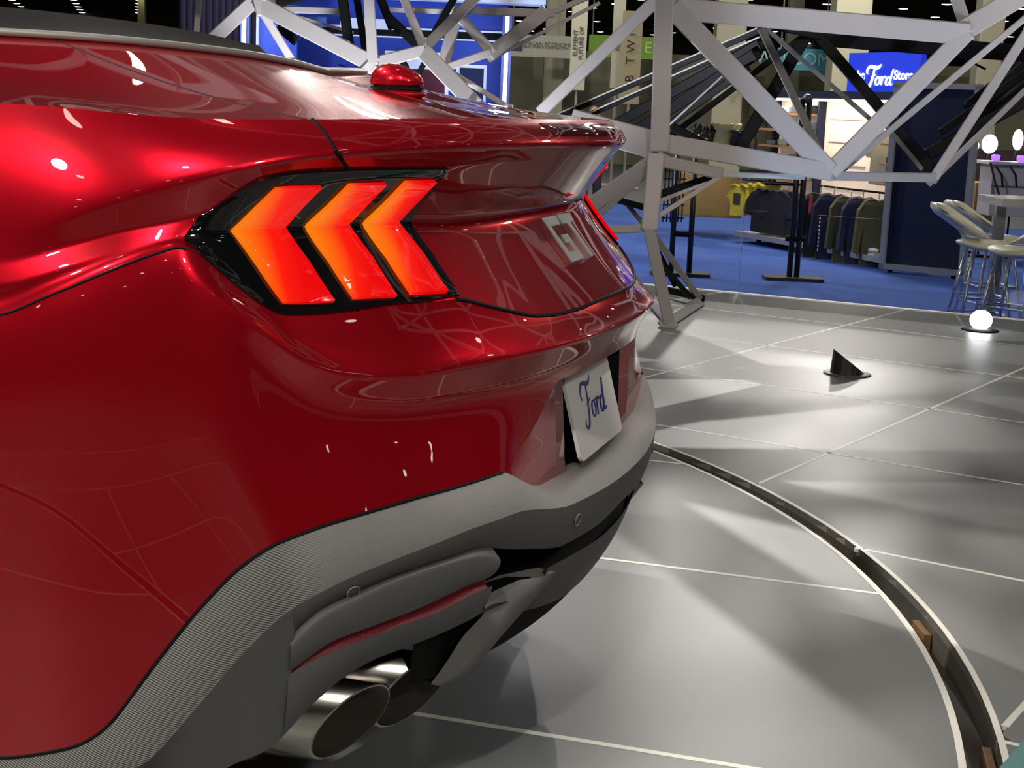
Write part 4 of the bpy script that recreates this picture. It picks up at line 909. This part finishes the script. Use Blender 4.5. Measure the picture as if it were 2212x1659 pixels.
# garments on hangers
def garment(name,s,back,ztop,width,length,col,label,rot,cat='jacket',group=None,sleeve=.6,thick_=.10):
    g_=empty(name,SP(s,back,ztop)); tag(g_,label,cat,group)
    a=math.radians(rot); X=(d_*math.cos(a)+n_*math.sin(a)); N=X.cross(Z); o=SP(s,back,ztop); m=mat('cloth_%s_%d'%(name,int(col[0]*1e4+col[1]*1e3+col[2]*100)),col,rough=.9,noise=(14,.25),bump=(60,.5)); w2=width/2
    half=[(0,-.02),(.09,.0),(.16,-.03),(w2*.80,-.07),(w2*1.0,-.14),(w2*1.12,-sleeve*length),(w2*.86,-sleeve*length-.02),(w2*.70,-.30),(w2*.72,-length*.98),(w2*.66,-length),(0,-length*1.01)]
    out=half+[(-x,z) for x,z in half[-2:0:-1]]
    bm=bmesh.new(); cvf=[]; N_=len(out)
    rings=[]
    for k,(sc,off) in enumerate(((.93,-.5),(1,-.25),(1,.25),(.93,.5))):
        rings.append([bm.verts.new(o+X*(x*sc)+Z*(z*(1 if k in (1,2) else .985)-.01*(k in (0,3)))+N*(off*thick_*(1+.25*math.sin(z*22+x*9)))) for x,z in out])
    for P,Q in zip(rings,rings[1:]):
        for i in range(N_): bm.faces.new((P[i],P[(i+1)%N_],Q[(i+1)%N_],Q[i]))
    bm.faces.new(rings[0][::-1]); bm.faces.new(rings[-1]); from_bm('body',bm,m,g_)
    tube('hanger_hook',[o+Z*-.01,o+Z*.05,o+Z*.075+X*.015,o+Z*.06+X*.03],.005,CHROME,g_,6); return g_
for k in range(5): 
    g_=garment('yellow_tshirt',.02+.024*k,-.05+.07*k,.24+.012*k,.36,.40,(.62,.50,.04),'bright yellow tee shirt on the left rail, %s'%['frontmost with a dark print','second from the front','third from the front','fourth from the front','rearmost'][k],16,'shirt','yellow shirts on the rail',.42,.05)
    if k==0:
        o_=SP(.02,-.05,.24); a=math.radians(16); X=d_*math.cos(a)+n_*math.sin(a); N=X.cross(Z); N=N if N.dot(HEAD)<0 else -N
        box('chest_print',o_+Z*-.19+N*.034,(.055,.003,.07),mat('print_dark',(.05,.035,.03),rough=.8),g_,ax=(X,N,Z))
for k,(s,c,lb) in enumerate(((.17,(.010,.010,.014),'black zip jacket beside the yellow tee shirts'),(.25,(.014,.014,.02),'charcoal jacket behind the black rack post'),(.29,(.012,.012,.016),'black jacket at the inner end of the left rail'))):
    garment('dark_jacket',s,.05+.05*k,.22,.56,.55,c,lb,14,group='dark jackets')
for k,(s,c,lb,n2) in enumerate(((.595,(.010,.012,.010),'long black coat with a red scarf end of the right rail','black_coat'),(.665,(.012,.014,.045),'navy track jacket with white lettering down the sleeve','navy_jacket'),(.76,(.085,.085,.035),'olive green work jacket in the middle of the right rail','olive_jacket'),(.82,(.035,.04,.075),'blue grey checked jacket between two olive jackets','checked_jacket'),(.90,(.10,.095,.04),'khaki work jacket nearest the navy panel','khaki_jacket'))):
    garment(n2,s,-.02+.03*k,.26,.46,.84,c,lb,62,sleeve=.72,thick_=.13)
a=math.radians(62); X=d_*math.cos(a)+n_*math.sin(a)
box('scarf',SP(.60,-.16,.12),(.03,.01,.10),mat('scarf_red',(.35,.03,.04),rough=.9),None,ax=(d_,n_,Z)); tag(bpy.data.objects['scarf'],'short red scarf hanging on the black coat','scarf')
for k in range(9): box('sleeve_letter',SP(.683,-.19,-.02-.045*k),(.008,.004,.012),mat('print_white',(.7,.7,.7),rough=.8),bpy.data.objects['navy_jacket'],ax=(d_,n_,Z))
garment('camouflage_shirt',.80,.30,1.02,.42,.62,(.30,.27,.16),'pale camouflage shirt hung high on the cream wall',8,'shirt',sleeve=.5,thick_=.07)
o=tube('clothes_rail',[SP(.0,-.02,.30),SP(.32,.25,.30)],.012,BLACK,su,8); tube('clothes_rail',[SP(.55,.05,.33),SP(.97,.05,.33)],.012,BLACK,su,8)
# white shoes on the base
sh=empty('white_shoe',SP(.90,.05,-.36)); tag(sh,'white shoe on the base board below the khaki jacket','shoe')
bm=bmesh.new(); bmesh.ops.create_uvsphere(bm,u_segments=14,v_segments=8,radius=1)
for v in bm.verts: v.co=SP(.90,.05,-.31)+d_*v.co.x*.14+n_*v.co.y*.05+Z*(v.co.z*.05*(1 if v.co.x<.1 else .6))
from_bm('upper',bm,mat('shoe_white',(.75,.75,.73),rough=.6),sh,True); sbox('sole',.862,.938,0,.1,-.36,-.335,mat('sole_grey',(.5,.5,.5),rough=.7),sh)
# navy end panel
A2=floor_at(1907,572,-.42); B2=floor_at(2078,588,-.42); np_=empty('navy_screen',(A2.x,A2.y,FL)); tag(np_,'tall dark navy fabric screen with silver frame on castors','screen')
panel_pts('fabric',A2,B2,-.40,1.46,.05,NAVY,np_); dd=(B2-A2); dd.z=0; LL=dd.length; dd.normalize()
for t in (0,1): p=Vector((A2.x,A2.y,0))+dd*LL*t; box('stile',p+Z*.52,(.03,.05,.98),SILV,np_,ax=(dd,Vector((-dd.y,dd.x,0)),Z))
for z in (-.43,1.49): box('rail',Vector((A2.x,A2.y,0))+dd*LL/2+Z*z,(LL/2+.03,.05,.03),SILV,np_,ax=(dd,Vector((-dd.y,dd.x,0)),Z))
for t in (.1,.9): lathe('castor',[(.03,-.02),(.035,-.015),(.035,.015),(.03,.02)],Vector((A2.x,A2.y,FL+.036))+dd*LL*t,BLACK,np_,12,axis=dd)
# stanchions
def stanchion(x,y,ytop,label,pair=.036,arms=True):
    c=floor_at(x,y,FL); r=empty('rack_post',c); tag(r,label,'rack'); h=(c-CAM).dot(HEAD); zt=at(x,ytop,h).z
    box('base_plate',c+Z*.02,(.29,.13,.02),mat('rack_black',(.012,.012,.012),rough=.35),r,bevel=.006)
    for s in (-1,1): tube('pole',[c+SIDE*pair*s+Z*.03,c+SIDE*pair*s+Z*(zt-FL)],.028,mat('rack_black',(.012,.012,.012)),r,10)
    tube('collar',[c+Z*.42-SIDE*.1,c+Z*.42+SIDE*.1],.03,BLACK,r,8)
    if arms:
        tube('arm',[c+Z*.95,c+Z*.95-SIDE*.35],.012,BLACK,r,8); lathe('lamp_head',[(.02,-.06),(.04,-.05),(.05,.05),(.03,.06)],c+Z*(zt-FL)+SIDE*.02,mat('rack_lamp',(.06,.06,.08),rough=.3),r,16,axis=HEAD)
stanchion(1712,606,212,'black double rack post with flat base plate in front of the cream store wall')
stanchion(1468,596,335,'black double rack post left of the yellow tee shirts, partly behind the sculpture',.09,False)
gr=empty('wire_grid_rack',floor_at(1445,560,FL)); tag(gr,'black wire grid rack seen through the foot of the sculpture','rack')
for k in range(6): tube('wire',[floor_at(1428+8*k,545,FL)+Z*.35,floor_at(1428+8*k,545,FL)+Z*1.05],.008,BLACK,gr,6)
for k in range(5): tube('wire',[floor_at(1426,545,FL)+Z*(.4+.15*k),floor_at(1472,545,FL)+Z*(.4+.15*k)],.008,BLACK,gr,6)
# tan counter and big vases
o=pbox('tan_counter',1470,375,1605,470,20.5,.6,CARTON,bevel=.03); tag(o,'low tan wooden counter behind the sculpture foot','counter')
OLV=mat('olive_gloss',(.22,.20,.08),rough=.15,coat=.6,noise=(8,.3))
c=at(1568,330,19.5); v_=lathe('olive_vase',[(.09,0),(.16,.03),(.17,.18),(.14,.33),(.19,.40),(.18,.42),(.12,.41)],Vector((c.x,c.y,c.z-.05)),OLV); tag(v_,'large shiny olive vase with flared rim on the tan counter','vase')
pl_=empty('black_planter',at(1525,340,19.8)); tag(pl_,'round black glossy planter left of the olive vase','planter'); c=at(1522,318,19.8)
lathe('pot',[(.10,0),(.20,.04),(.24,.16),(.18,.26),(.12,.28)],Vector((c.x,c.y,c.z-.05)),mat('planter_black',(.012,.012,.012),rough=.12,coat=1,bump=(30,1.0)),pl_)
for k in range(16):
    a=2*math.pi*k/16; b=c+Z*.2; tube('leaf',[b+Vector((math.cos(a)*.08,math.sin(a)*.08,0)),b+Vector((math.cos(a)*.16,math.sin(a)*.16,.09)),b+Vector((math.cos(a)*.24,math.sin(a)*.24,.02))],[.02,.025,.004],mat('leaf_dark',(.02,.025,.015),rough=.3),pl_,5)
c=at(1605,335,19.2); v_=lathe('dark_urn',[(.10,0),(.17,.06),(.18,.25),(.16,.34),(.19,.38),(.12,.38)],Vector((c.x,c.y,c.z-.08)),mat('urn_black',(.012,.012,.01),rough=.2)); tag(v_,'black urn right of the olive vase','vase')
ww=empty('steel_side_table',at(1490,400,20)); 
bpy.data.objects.remove(ww)
# signs
SIGNB=mat('sign_blue',(.010,.025,.42),rough=.4,emit=(.02,.05,.80),estr=.55); SIGNW=mat('sign_white',(.85,.88,.95),emit=(.9,.95,1),estr=.75)
sg=empty('store_sign',at(1905,205,19)); tag(sg,'blue hanging store sign with white lettering above the display','sign')
sa,sb=at(1831,165,19.6),at(1987,160,18.4); zt,zb=at(1908,113,19).z,at(1908,206,19).z
panel_pts('board',sa,sb,zb,zt,.08,SIGNB,sg); sd=(sb-sa); sd.z=0; sl=sd.length; sd.normalize(); sn=Vector((-sd.y,sd.x,0)); sn=sn if sn.dot(HEAD)<0 else -sn
s0=Vector((sa.x,sa.y,0))+sn*.01
script_word('sign_word',s0+sd*(sl*.285)+Z*(zb+.105),sd,Z,.275,SIGNW,sg,.01,1.5)
text('sign_word','Store',s0+sd*(sl*.67)+Z*(zb+.235)+sn*.005,sd,Z,.155,SIGNW,sg,.004,'LEFT',.004); text('sign_word','the',s0+sd*(sl*.265)+Z*(zb+.235)+sn*.005,sd,Z,.155,SIGNW,sg,.004,'RIGHT',.004)
o=pbox('sign_hanger',1985,112,1998,200,18.5,.05,SILV); o.parent=None; tag(o,'pale post at the right end of the blue store sign','post')
def plain_sign(name,x0,y0,x1,y1,h,m,label,s=None,size=.3,tm=None,tx=None,ty=None,cat='sign'):
    r=empty(name,at((x0+x1)/2,y1,h)); tag(r,label,cat); pbox('board',x0,y0,x1,y1,h,.12,m,r)
    for xx in (x0+8,x1-8):
        c=at(xx,y0,h)+HEAD*.06; tube('hanger_rod',[c,Vector((c.x,c.y,7.55))],.02,GRINK,r,6)
    if s: text('lettering',s,at(tx or (x0+x1)/2,ty or (y0+y1)/2,h)-HEAD*.02,SIDE,Z,size,tm,r,.004)
    return r
TEAL=mat('sign_teal',(.02,.16,.21),rough=.6); GREEN=mat('sign_green',(.12,.26,.01),rough=.6); PALE=mat('sign_pale',(.34,.34,.27),rough=.7); DKINK=mat('dark_ink',(.03,.03,.03),rough=.7); GRINK=mat('grey_ink',(.12,.12,.10),rough=.7)
plain_sign('welcome_sign',1680,105,1792,152,38,TEAL,'teal sign above the far wall reading welcome, half behind struts','WELCOME',.42,mat('ink_pale_teal',(.20,.34,.36),rough=.7),1722,128)
plain_sign('green_sign',1272,78,1440,126,42,GREEN,'bright green fascia sign with a pale capital letter','E',.42,mat('ink_pale_green',(.45,.55,.25),rough=.7),1400,104)
r=plain_sign('economic_sign',1100,76,1242,124,41,PALE,'pale fascia sign with small dark lettering beside the neon tube','MICHIGAN ECONOMIC',.145,GRINK,1178,96)
text('lettering','DEVELOPMENT CORPORATION',at(1178,103,41)-HEAD*.02,SIDE,Z,.085,GRINK,r,.003); pbox('emblem',1104,90,1129,110,40.98,.1,mat('ink_navy',(.015,.02,.07),rough=.6),r)
def banner(x0,x1,y0,y1,h,m,label,s,size,tm,lean=-.042):
    r=empty('banner',at((x0+x1)/2,y1,h)); tag(r,label,'banner'); a=at(x0,y0,h); b=at(x1,y0,h); z1=at((x0+x1)/2,y1,h).z; c=(a+b)/2
    box('cloth',Vector((c.x,c.y,(c.z+z1)/2)),((b-a).length/2,.03,(c.z-z1)/2),m,r); cc_=Vector((c.x,c.y,(c.z+z1)/2))-HEAD*.04
    tube('pole',[Vector((c.x,c.y,FL+.02))+HEAD*.06,Vector((c.x,c.y,c.z))+HEAD*.06],.03,SILV,r,8); box('foot',Vector((c.x,c.y,FL+.02))+HEAD*.06,(.3,.2,.02),SILV,r)
    for t,off,sz in s: text('lettering',t,cc_+SIDE*off*(b-a).length,Z,-SIDE,sz*(b-a).length,tm,r,.003)
BAN=mat('banner_cream',(.45,.44,.33),rough=.8); BAT=mat('banner_tan',(.42,.36,.20),rough=.8)
banner(1238,1272,-10,195,34,BAN,'cream vertical banner with two lines of sideways lettering','' and [] or [('ELEMENT',-.2,.40),('FUTURE OF',.18,.40)],.4,DKINK)
banner(1328,1354,-20,190,33,BAN,'narrow cream vertical banner beside the tan banner','' and [] or [('FUTURE',.0,.5)],.4,DKINK)
banner(1346,1390,24,225,32,BAT,'tan vertical banner with spaced capital letters','' and [] or [('B   T W I',.0,.62)],.4,DKINK)
# columns
COLM=mat('column_beige',(.36,.34,.24),rough=.8)
for i,(x0,x1,h,lb) in enumerate(((1172,1215,44,'beige column under the pale fascia sign'),(1536,1600,40,'beige column behind the fanned black struts'),(1690,1722,43,'slim beige column left of the welcome sign'),(1786,1862,36,'wide beige column left of the blue store sign'),(2098,2150,38,'beige column right of the blue store sign'))):
    a,b=at(x0,200,h),at(x1,200,h); w2=(b-a).length/2; c=(a+b)/2; r=empty('column',(c.x,c.y,FL)); tag(r,lb,'column')
    box('shaft',Vector((c.x,c.y,3.5)),(w2,w2,4.0),COLM,r,bevel=.05); box('plinth',Vector((c.x,c.y,FL+.15)),(w2*1.12,w2*1.12,.15),COLM,r,bevel=.03)
a,b=at(299,20,98),at(314,20,98); c=(a+b)/2; r=empty('column',(c.x,c.y,FL)); tag(r,'far tan column against the black ceiling above the folded roof','column'); box('shaft',Vector((c.x,c.y,3.5)),((b-a).length/2,.25,4.0),mat('column_tan',(.5,.42,.2),rough=.8),r,bevel=.03); box('plinth',Vector((c.x,c.y,FL+.2)),((b-a).length*.6,.3,.2),COLM,r)
o=pbox('service_door',1181,196,1204,262,45.9,.1,mat('door_dark',(.045,.04,.03),rough=.7)); o.name='door_1'; tag(o,kind='structure')
for i,(x0,x1,lb) in enumerate(((1620,1650,'left'),(1700,1780,'middle'),(2000,2095,'right'))):
    o=pbox('drape',x0,165,x1,250,45,.2,mat('drape_olive',(.10,.085,.04),rough=.9,noise=(4,.3))); tag(o,'dark olive drape on the far wall, %s of three'%lb,'drape','drapes on the far wall')
# dark tubes of stacked truss at the far right
st=empty('stacked_truss',at(2170,250,13)); tag(st,'bundle of black tubes leaning behind the pale sculpture at the right edge','truss')
for k,(y0,y1) in enumerate(((205,120),(225,140),(245,165),(262,190))): tube('tube',[at(2090,y0+25,13),at(2240,y1-15,13.5)],.045,TK,st,10)
# bright lamp stands and counter at the right edge
GLB=mat('studio_glow',(1,1,1),emit=(1,.97,.9),estr=9)
for i,(x,y,rx,ry,h,lb) in enumerate(((2138,311,17,20,19,'large round glowing studio lamp right of the navy screen'),(2199,302,11,22,19,'tall oval glowing studio lamp at the right edge'),(2111,292,6,12,19.5,'glowing lamp half hidden behind the navy screen, upper'),(2109,315,5,9,19.5,'small glowing lamp half hidden behind the navy screen, lower'))):
    r=empty('studio_lamp',floor_at(x,520,FL)); c=at(x,y,h); r.location=(c.x,c.y,FL); tag(r,lb,'lamp'); bm=bmesh.new(); bmesh.ops.create_uvsphere(bm,u_segments=20,v_segments=12,radius=1)
    for v in bm.verts: v.co=c+SIDE*(v.co.x*rx*h/FPX)+HEAD*(v.co.y*.06)+Z*(v.co.z*ry*h/FPX)
    from_bm('globe',bm,GLB,r,True); tube('stand',[c-Z*(ry*h/FPX)+HEAD*.05,Vector((c.x,c.y,FL+.03))+HEAD*.05],.012,BLACK,r,8); lathe('foot',[(.14,0),(.14,.02),(.03,.035)],Vector((c.x,c.y,FL))+HEAD*.05,BLACK,r,16)
r=empty('video_desk',at(2180,470,18)); c=at(2180,400,18); r.location=(c.x,c.y,FL); tag(r,'pale grey desk behind the bar stools','desk'); 
pbox('front',2140,358,2300,470,18,.5,mat('desk_grey',(.36,.36,.37),rough=.6),r,.01); pbox('top',2136,352,2304,358,17.95,.6,mat('desk_grey2',(.45,.45,.45),rough=.5),r); pbox('joint',2140,403,2300,405,17.98,.03,GRINK,r)
for x in (2166,2196): tube('microphone',[at(x,405,17.9),at(x-2,378,17.9),at(x-14,360,17.9)],.012,BLACK,r,8)
tube('cable',[at(2140,352,17.9),at(2150,395,17.8),at(2160,425,17.7)],.012,BLACK,r,6)
for x,nm in ((2150,'left'),(2205,'right')):
    c=at(x,352,18.1); o=lathe('glow_cup',[(.03,0),(.05,.03),(.05,.07),(.03,.08)],Vector((c.x,c.y,at(2220,352,18.0).z)),mat('violet_glow',(.1,.03,.5),emit=(.22,.08,1),estr=2.5)); tag(o,'small violet glowing light on the %s part of the grey desk'%nm,'light','violet lights')
o=pbox('wooden_crate',2104,395,2146,490,18.6,.5,CARTON,bevel=.02); tag(o,'tan wooden crate left of the pale grey desk','crate')
o=pbox('dark_backdrop',2098,325,2320,396,20.5,.1,mat('backdrop_maroon',(.035,.012,.012),rough=.7)); tag(o,'dark maroon low backdrop behind the studio lamps','backdrop')
# bar stools and table
WHT=mat('stool_white',(.80,.75,.56),rough=.35,coat=.2)
def stool(x,yseat,h,yaw,label,flip=1):
    c=at(x,yseat,h); r=empty('bar_stool',(c.x,c.y,FL)); tag(r,label,'stool','white bar stools'); X=Vector((math.cos(yaw),math.sin(yaw),0)); Y=Vector((-X.y,X.x,0)); z=c.z
    bm=bmesh.new(); bmesh.ops.create_uvsphere(bm,u_segments=24,v_segments=12,radius=1)
    for v in bm.verts:
        p=v.co; v.co=Vector((c.x,c.y,z))+X*p.x*.21+Y*p.y*.21+Z*(p.z*.042+(.02*p.x*p.x))
    from_bm('seat',bm,WHT,r,True)
    # back: a padded shell leaning outwards
    bm=bmesh.new(); n,mv=11,7; fr=[];bk=[]
    for i in range(n):
        u=-1+2*i/(n-1); col=[];colb=[]
        for k in range(mv):
            t=k/(mv-1); wv=.21*(1-.25*t**3); px=-(.02+.36*t)-.03*(1-u*u); q=Vector((c.x,c.y,z+.06+.24*t*(1-.2*u*u)))+X*px+Y*u*wv
            e=max(0,1-max(abs(u)**4,(2*t-1)**6)); col.append(bm.verts.new(q+X*.030*e+Z*.034*e)); colb.append(bm.verts.new(q-X*.030*e-Z*.034*e))
        fr.append(col);bk.append(colb)
    for i in range(n-1):
        for k in range(mv-1): bm.faces.new((fr[i][k],fr[i+1][k],fr[i+1][k+1],fr[i][k+1])); bm.faces.new((bk[i][k],bk[i][k+1],bk[i+1][k+1],bk[i+1][k]))
    bmesh.ops.remove_doubles(bm,verts=bm.verts,dist=.0004); from_bm('backrest',bm,WHT,r,True)
    tube('back_bracket',[Vector((c.x,c.y,z-.02))-X*.12,Vector((c.x,c.y,z+.10))-X*.19],.014,CHROME,r,8)
    for a,b in ((1,1),(1,-1),(-1,1),(-1,-1)): tube('leg',[Vector((c.x,c.y,z-.03))+X*.10*a+Y*.10*b,Vector((c.x,c.y,FL+.01))+X*.21*a+Y*.21*b],.012,CHROME,r,8)
    for zz in (.25,.38): 
        q=.21-.11*zz/(z-FL); P=[Vector((c.x,c.y,FL+zz))+X*q*a+Y*q*b for a,b in ((1,1),(1,-1),(-1,-1),(-1,1),(1,1))]; tube('footrest',P,.009,CHROME,r,6)
ya=math.atan2(SIDE.y,SIDE.x)
stool(2128,530,11.2,ya,'white padded bar stool nearest the navy screen, back leaning left'); stool(2148,518,12.0,ya+.15,'white bar stool directly behind the leftmost one'); stool(2200,545,10.6,ya+2.4,'white bar stool at the right edge with its back to us')
tb=empty('bar_table',at(2190,440,11.5)); c=at(2215,436,11.5); tb.location=(c.x,c.y,FL); tag(tb,'high white bar table with a square chromed column between the stools','table')
box('table_top',Vector((c.x,c.y,c.z)),(.26,.30,.03),mat('table_white',(.55,.53,.46),rough=.3),tb,bevel=.008); box('column',Vector((c.x,c.y,(c.z+FL)/2))-SIDE*.18,(.035,.035,(c.z-FL)/2-.03),mat('satin_column',(.32,.31,.29),rough=.3,metal=.6),tb); box('foot',Vector((c.x,c.y,FL+.015)),(.28,.28,.015),STEEL,tb,bevel=.005)
# blue booth behind the left part of the sculpture
BB=mat('booth_blue',(.012,.04,.30),rough=.6,emit=(.01,.03,.28),estr=.15); BBD=mat('booth_navy',(.010,.012,.05),rough=.8); WSC=mat('booth_white',(.70,.72,.78),rough=.5,emit=(.8,.85,1),estr=.18); NEON=mat('neon_tube',(1,1,1),emit=(.55,.70,1.0),estr=9)  # booth blue and white carry a faint glow in place of booth lighting
r=empty('blue_booth',at(850,300,17)); c=at(850,300,17); r.location=(c.x,c.y,FL); tag(r,'royal blue exhibition booth wall behind the pale sculpture','booth')
def low(name,x0,y0,x1,h,dep,m,parent): # wall standing on the hall floor
    a,b=at(x0,150,h),at(x1,150,h); zt=at((x0+x1)/2,y0,h).z; c=(a+b)/2+HEAD*dep/2; return box(name,Vector((c.x,c.y,(zt+FL)/2)),((b-a).length/2,dep/2,(zt-FL)/2),m,parent)
low('wall_panel',590,-60,1092,17.5,.2,BB,r)
pbox('dark_band',590,62,1092,78,17.45,.04,BLACK,r); pbox('white_band',590,58,1092,62,17.44,.05,WSC,r); pbox('white_band',590,78,1092,81,17.44,.05,WSC,r)
pbox('fascia',600,-40,1180,-2,17.2,.4,WSC,r); pbox('window_frame',984,140,1050,226,17.4,.05,WSC,r); pbox('window_pane',992,147,1044,226,17.38,.05,BBD,r)
pbox('counter',640,150,770,180,16.6,.6,WSC,r); pbox('screen',735,40,850,62,17.3,.06,WSC,r); pbox('poster',660,36,705,58,17.3,.05,mat('booth_mid',(.02,.10,.36),rough=.5),r); pbox('counter',830,112,965,205,16.8,.5,WSC,r); pbox('counter_panel',880,150,960,215,16.7,.5,mat('booth_red',(.12,.01,.02),rough=.6),r)
for i,(x,y0,y1,h,wd,lb) in enumerate(((1093,30,226,16.6,8,'tall glowing neon tube at the right end of the blue booth'),(527,20,84,16.6,9,'short glowing neon tube at the left end of the blue booth'))):
    e=empty('neon_light',at(x,y1,h)); tag(e,lb,'neon tube'); z0,z1=at(x,y1,h).z,at(x,y0,h).z; c=at(x,(y0+y1)/2,h); tube('glass_tube',[Vector((c.x,c.y,z0-.3)),Vector((c.x,c.y,z1))],wd*h/FPX/2,NEON,e,12); box('holder',Vector((c.x,c.y,(FL+z1)/2))+HEAD*.08,(.05,.03,(z1-FL)/2),BBD,e)
    point('neon_glow',c-HEAD*.35,60,(.45,.6,1),.1)
r=empty('navy_curtain',at(480,200,20)); c=at(488,200,20); r.location=(c.x,c.y,FL); tag(r,'dark navy curtain left of the blue booth','curtain')
for k in range(14): a=at(396+14*k,100,20); tube('fold',[Vector((a.x,a.y,FL)),Vector((a.x,a.y,3.0))],.055,mat('curtain_navy',(.012,.010,.035),rough=.9),r,10)
low('blue_side',560,10,640,17.0,.1,BB,empty('blue_totem',at(600,250,17))); t_=[o for o in bpy.data.objects if o.name.startswith('blue_totem')][0]; tag(t_,'blue totem panel beside the short neon tube','panel'); pbox('white_edge',553,20,558,130,16.95,.1,WSC,t_)
# visitor standing far behind the spoiler
def visitor():
    h=23; c=at(1283,247,h); x0=Vector((c.x,c.y,FL)); r=empty('person',x0); tag(r,'man with short grey hair and dark top standing far behind the car','person')
    H_=c.z+.12-FL; ya_=SIDE*-1
    # body: skinned joints
    me=bpy.data.meshes.new('body'); k=H_/1.75
    J=[(0,0,.95),(0,0,1.15),(0,0,1.38),(0,0,1.47),(0,0,1.53),(-.19,0,1.41),(-.25,.02,1.12),(-.22,-.10,.90),(.19,0,1.41),(.25,.02,1.12),(.22,-.10,.90),(-.09,0,.90),(-.10,-.02,.50),(-.10,0,.09),(-.10,-.16,.03),(.09,0,.90),(.10,-.02,.50),(.10,0,.09),(.10,-.16,.03)]
    R_=[.15,.15,.16,.07,.058,.07,.05,.036,.07,.05,.036,.10,.075,.05,.035,.10,.075,.05,.035]
    E=[(0,1),(1,2),(2,3),(3,4),(2,5),(5,6),(6,7),(2,8),(8,9),(9,10),(0,11),(11,12),(12,13),(13,14),(0,15),(15,16),(16,17),(17,18)]
    me.from_pydata([tuple(SIDE*a*k+HEAD*b*k+Z*c_*k) for a,b,c_ in J],E,[]); o=link('body',me,mat('dark_clothes',(.03,.028,.03),rough=.9),r)
    md=o.modifiers.new('skin','SKIN'); 
    for v,q in zip(me.skin_vertices[0].data,R_): v.radius=(q*k,q*k)
    me.skin_vertices[0].data[0].use_root=True; s=o.modifiers.new('sub','SUBSURF'); s.levels=1; s.render_levels=2
    hc=Vector((0,0,H_-.125)); SK=mat('skin',(.42,.22,.15),rough=.6); HR=mat('grey_hair',(.07,.06,.055),rough=.9)
    bm=bmesh.new(); bmesh.ops.create_uvsphere(bm,u_segments=20,v_segments=14,radius=1)
    for v in bm.verts:
        p=v.co.copy(); wx=.078*(1-.18*max(0,-p.z)); v.co=hc+SIDE*p.x*wx+HEAD*p.y*.098+Z*p.z*.122
    o=from_bm('head',bm,SK,None,True); o.parent=r
    bm=bmesh.new(); bmesh.ops.create_uvsphere(bm,u_segments=18,v_segments=12,radius=1)
    for v in bm.verts:
        p=v.co.copy(); v.co=hc+SIDE*p.x*.083+HEAD*(p.y*.098+.018)+Z*(max(p.z,-.25)*.115+.018)
    o=from_bm('hair',bm,HR,None,True); o.parent=r
    for s in (-1,1):
        bm=bmesh.new(); bmesh.ops.create_uvsphere(bm,u_segments=8,v_segments=6,radius=.012); bmesh.ops.translate(bm,verts=bm.verts,vec=hc+SIDE*s*.03-HEAD*.088+Z*.01); q=from_bm('eye',bm,BLACK,None,True); q.parent=r
        bm=bmesh.new(); bmesh.ops.create_uvsphere(bm,u_segments=8,v_segments=6,radius=1)
        for v in bm.verts: v.co=hc+SIDE*(s*.08+v.co.x*.012)+HEAD*v.co.y*.02+Z*v.co.z*.03
        q=from_bm('ear',bm,SK,None,True); q.parent=r
        bm=bmesh.new(); hb=Vector(SIDE*s*.22*k-HEAD*.10*k+Z*.86*k)
        for f_ in range(5): tube_mesh(bm,[hb+SIDE*s*(-.02+.01*f_),hb+SIDE*s*(-.022+.012*f_)-Z*(.05+.01*(f_ in (1,2,3)))-HEAD*.02,hb+SIDE*s*(-.02+.012*f_)-Z*(.09+.01*(f_ in (1,2,3)))-HEAD*.01],[.012,.010,.007],6)
        q=from_bm('hand',bm,SK,None,True); q.parent=r
    bm=bmesh.new(); tube_mesh(bm,[hc-HEAD*.09+Z*.02,hc-HEAD*.112-Z*.025],[.008,.016],6); q=from_bm('nose',bm,SK,None,True); q.parent=r
    bm=bmesh.new(); tube_mesh(bm,[hc-HEAD*.083-Z*.06-SIDE*.022,hc-HEAD*.088-Z*.062,hc-HEAD*.083-Z*.06+SIDE*.022],.006,6); q=from_bm('mouth',bm,mat('lip',(.28,.1,.08),rough=.6),None,True); q.parent=r
visitor()
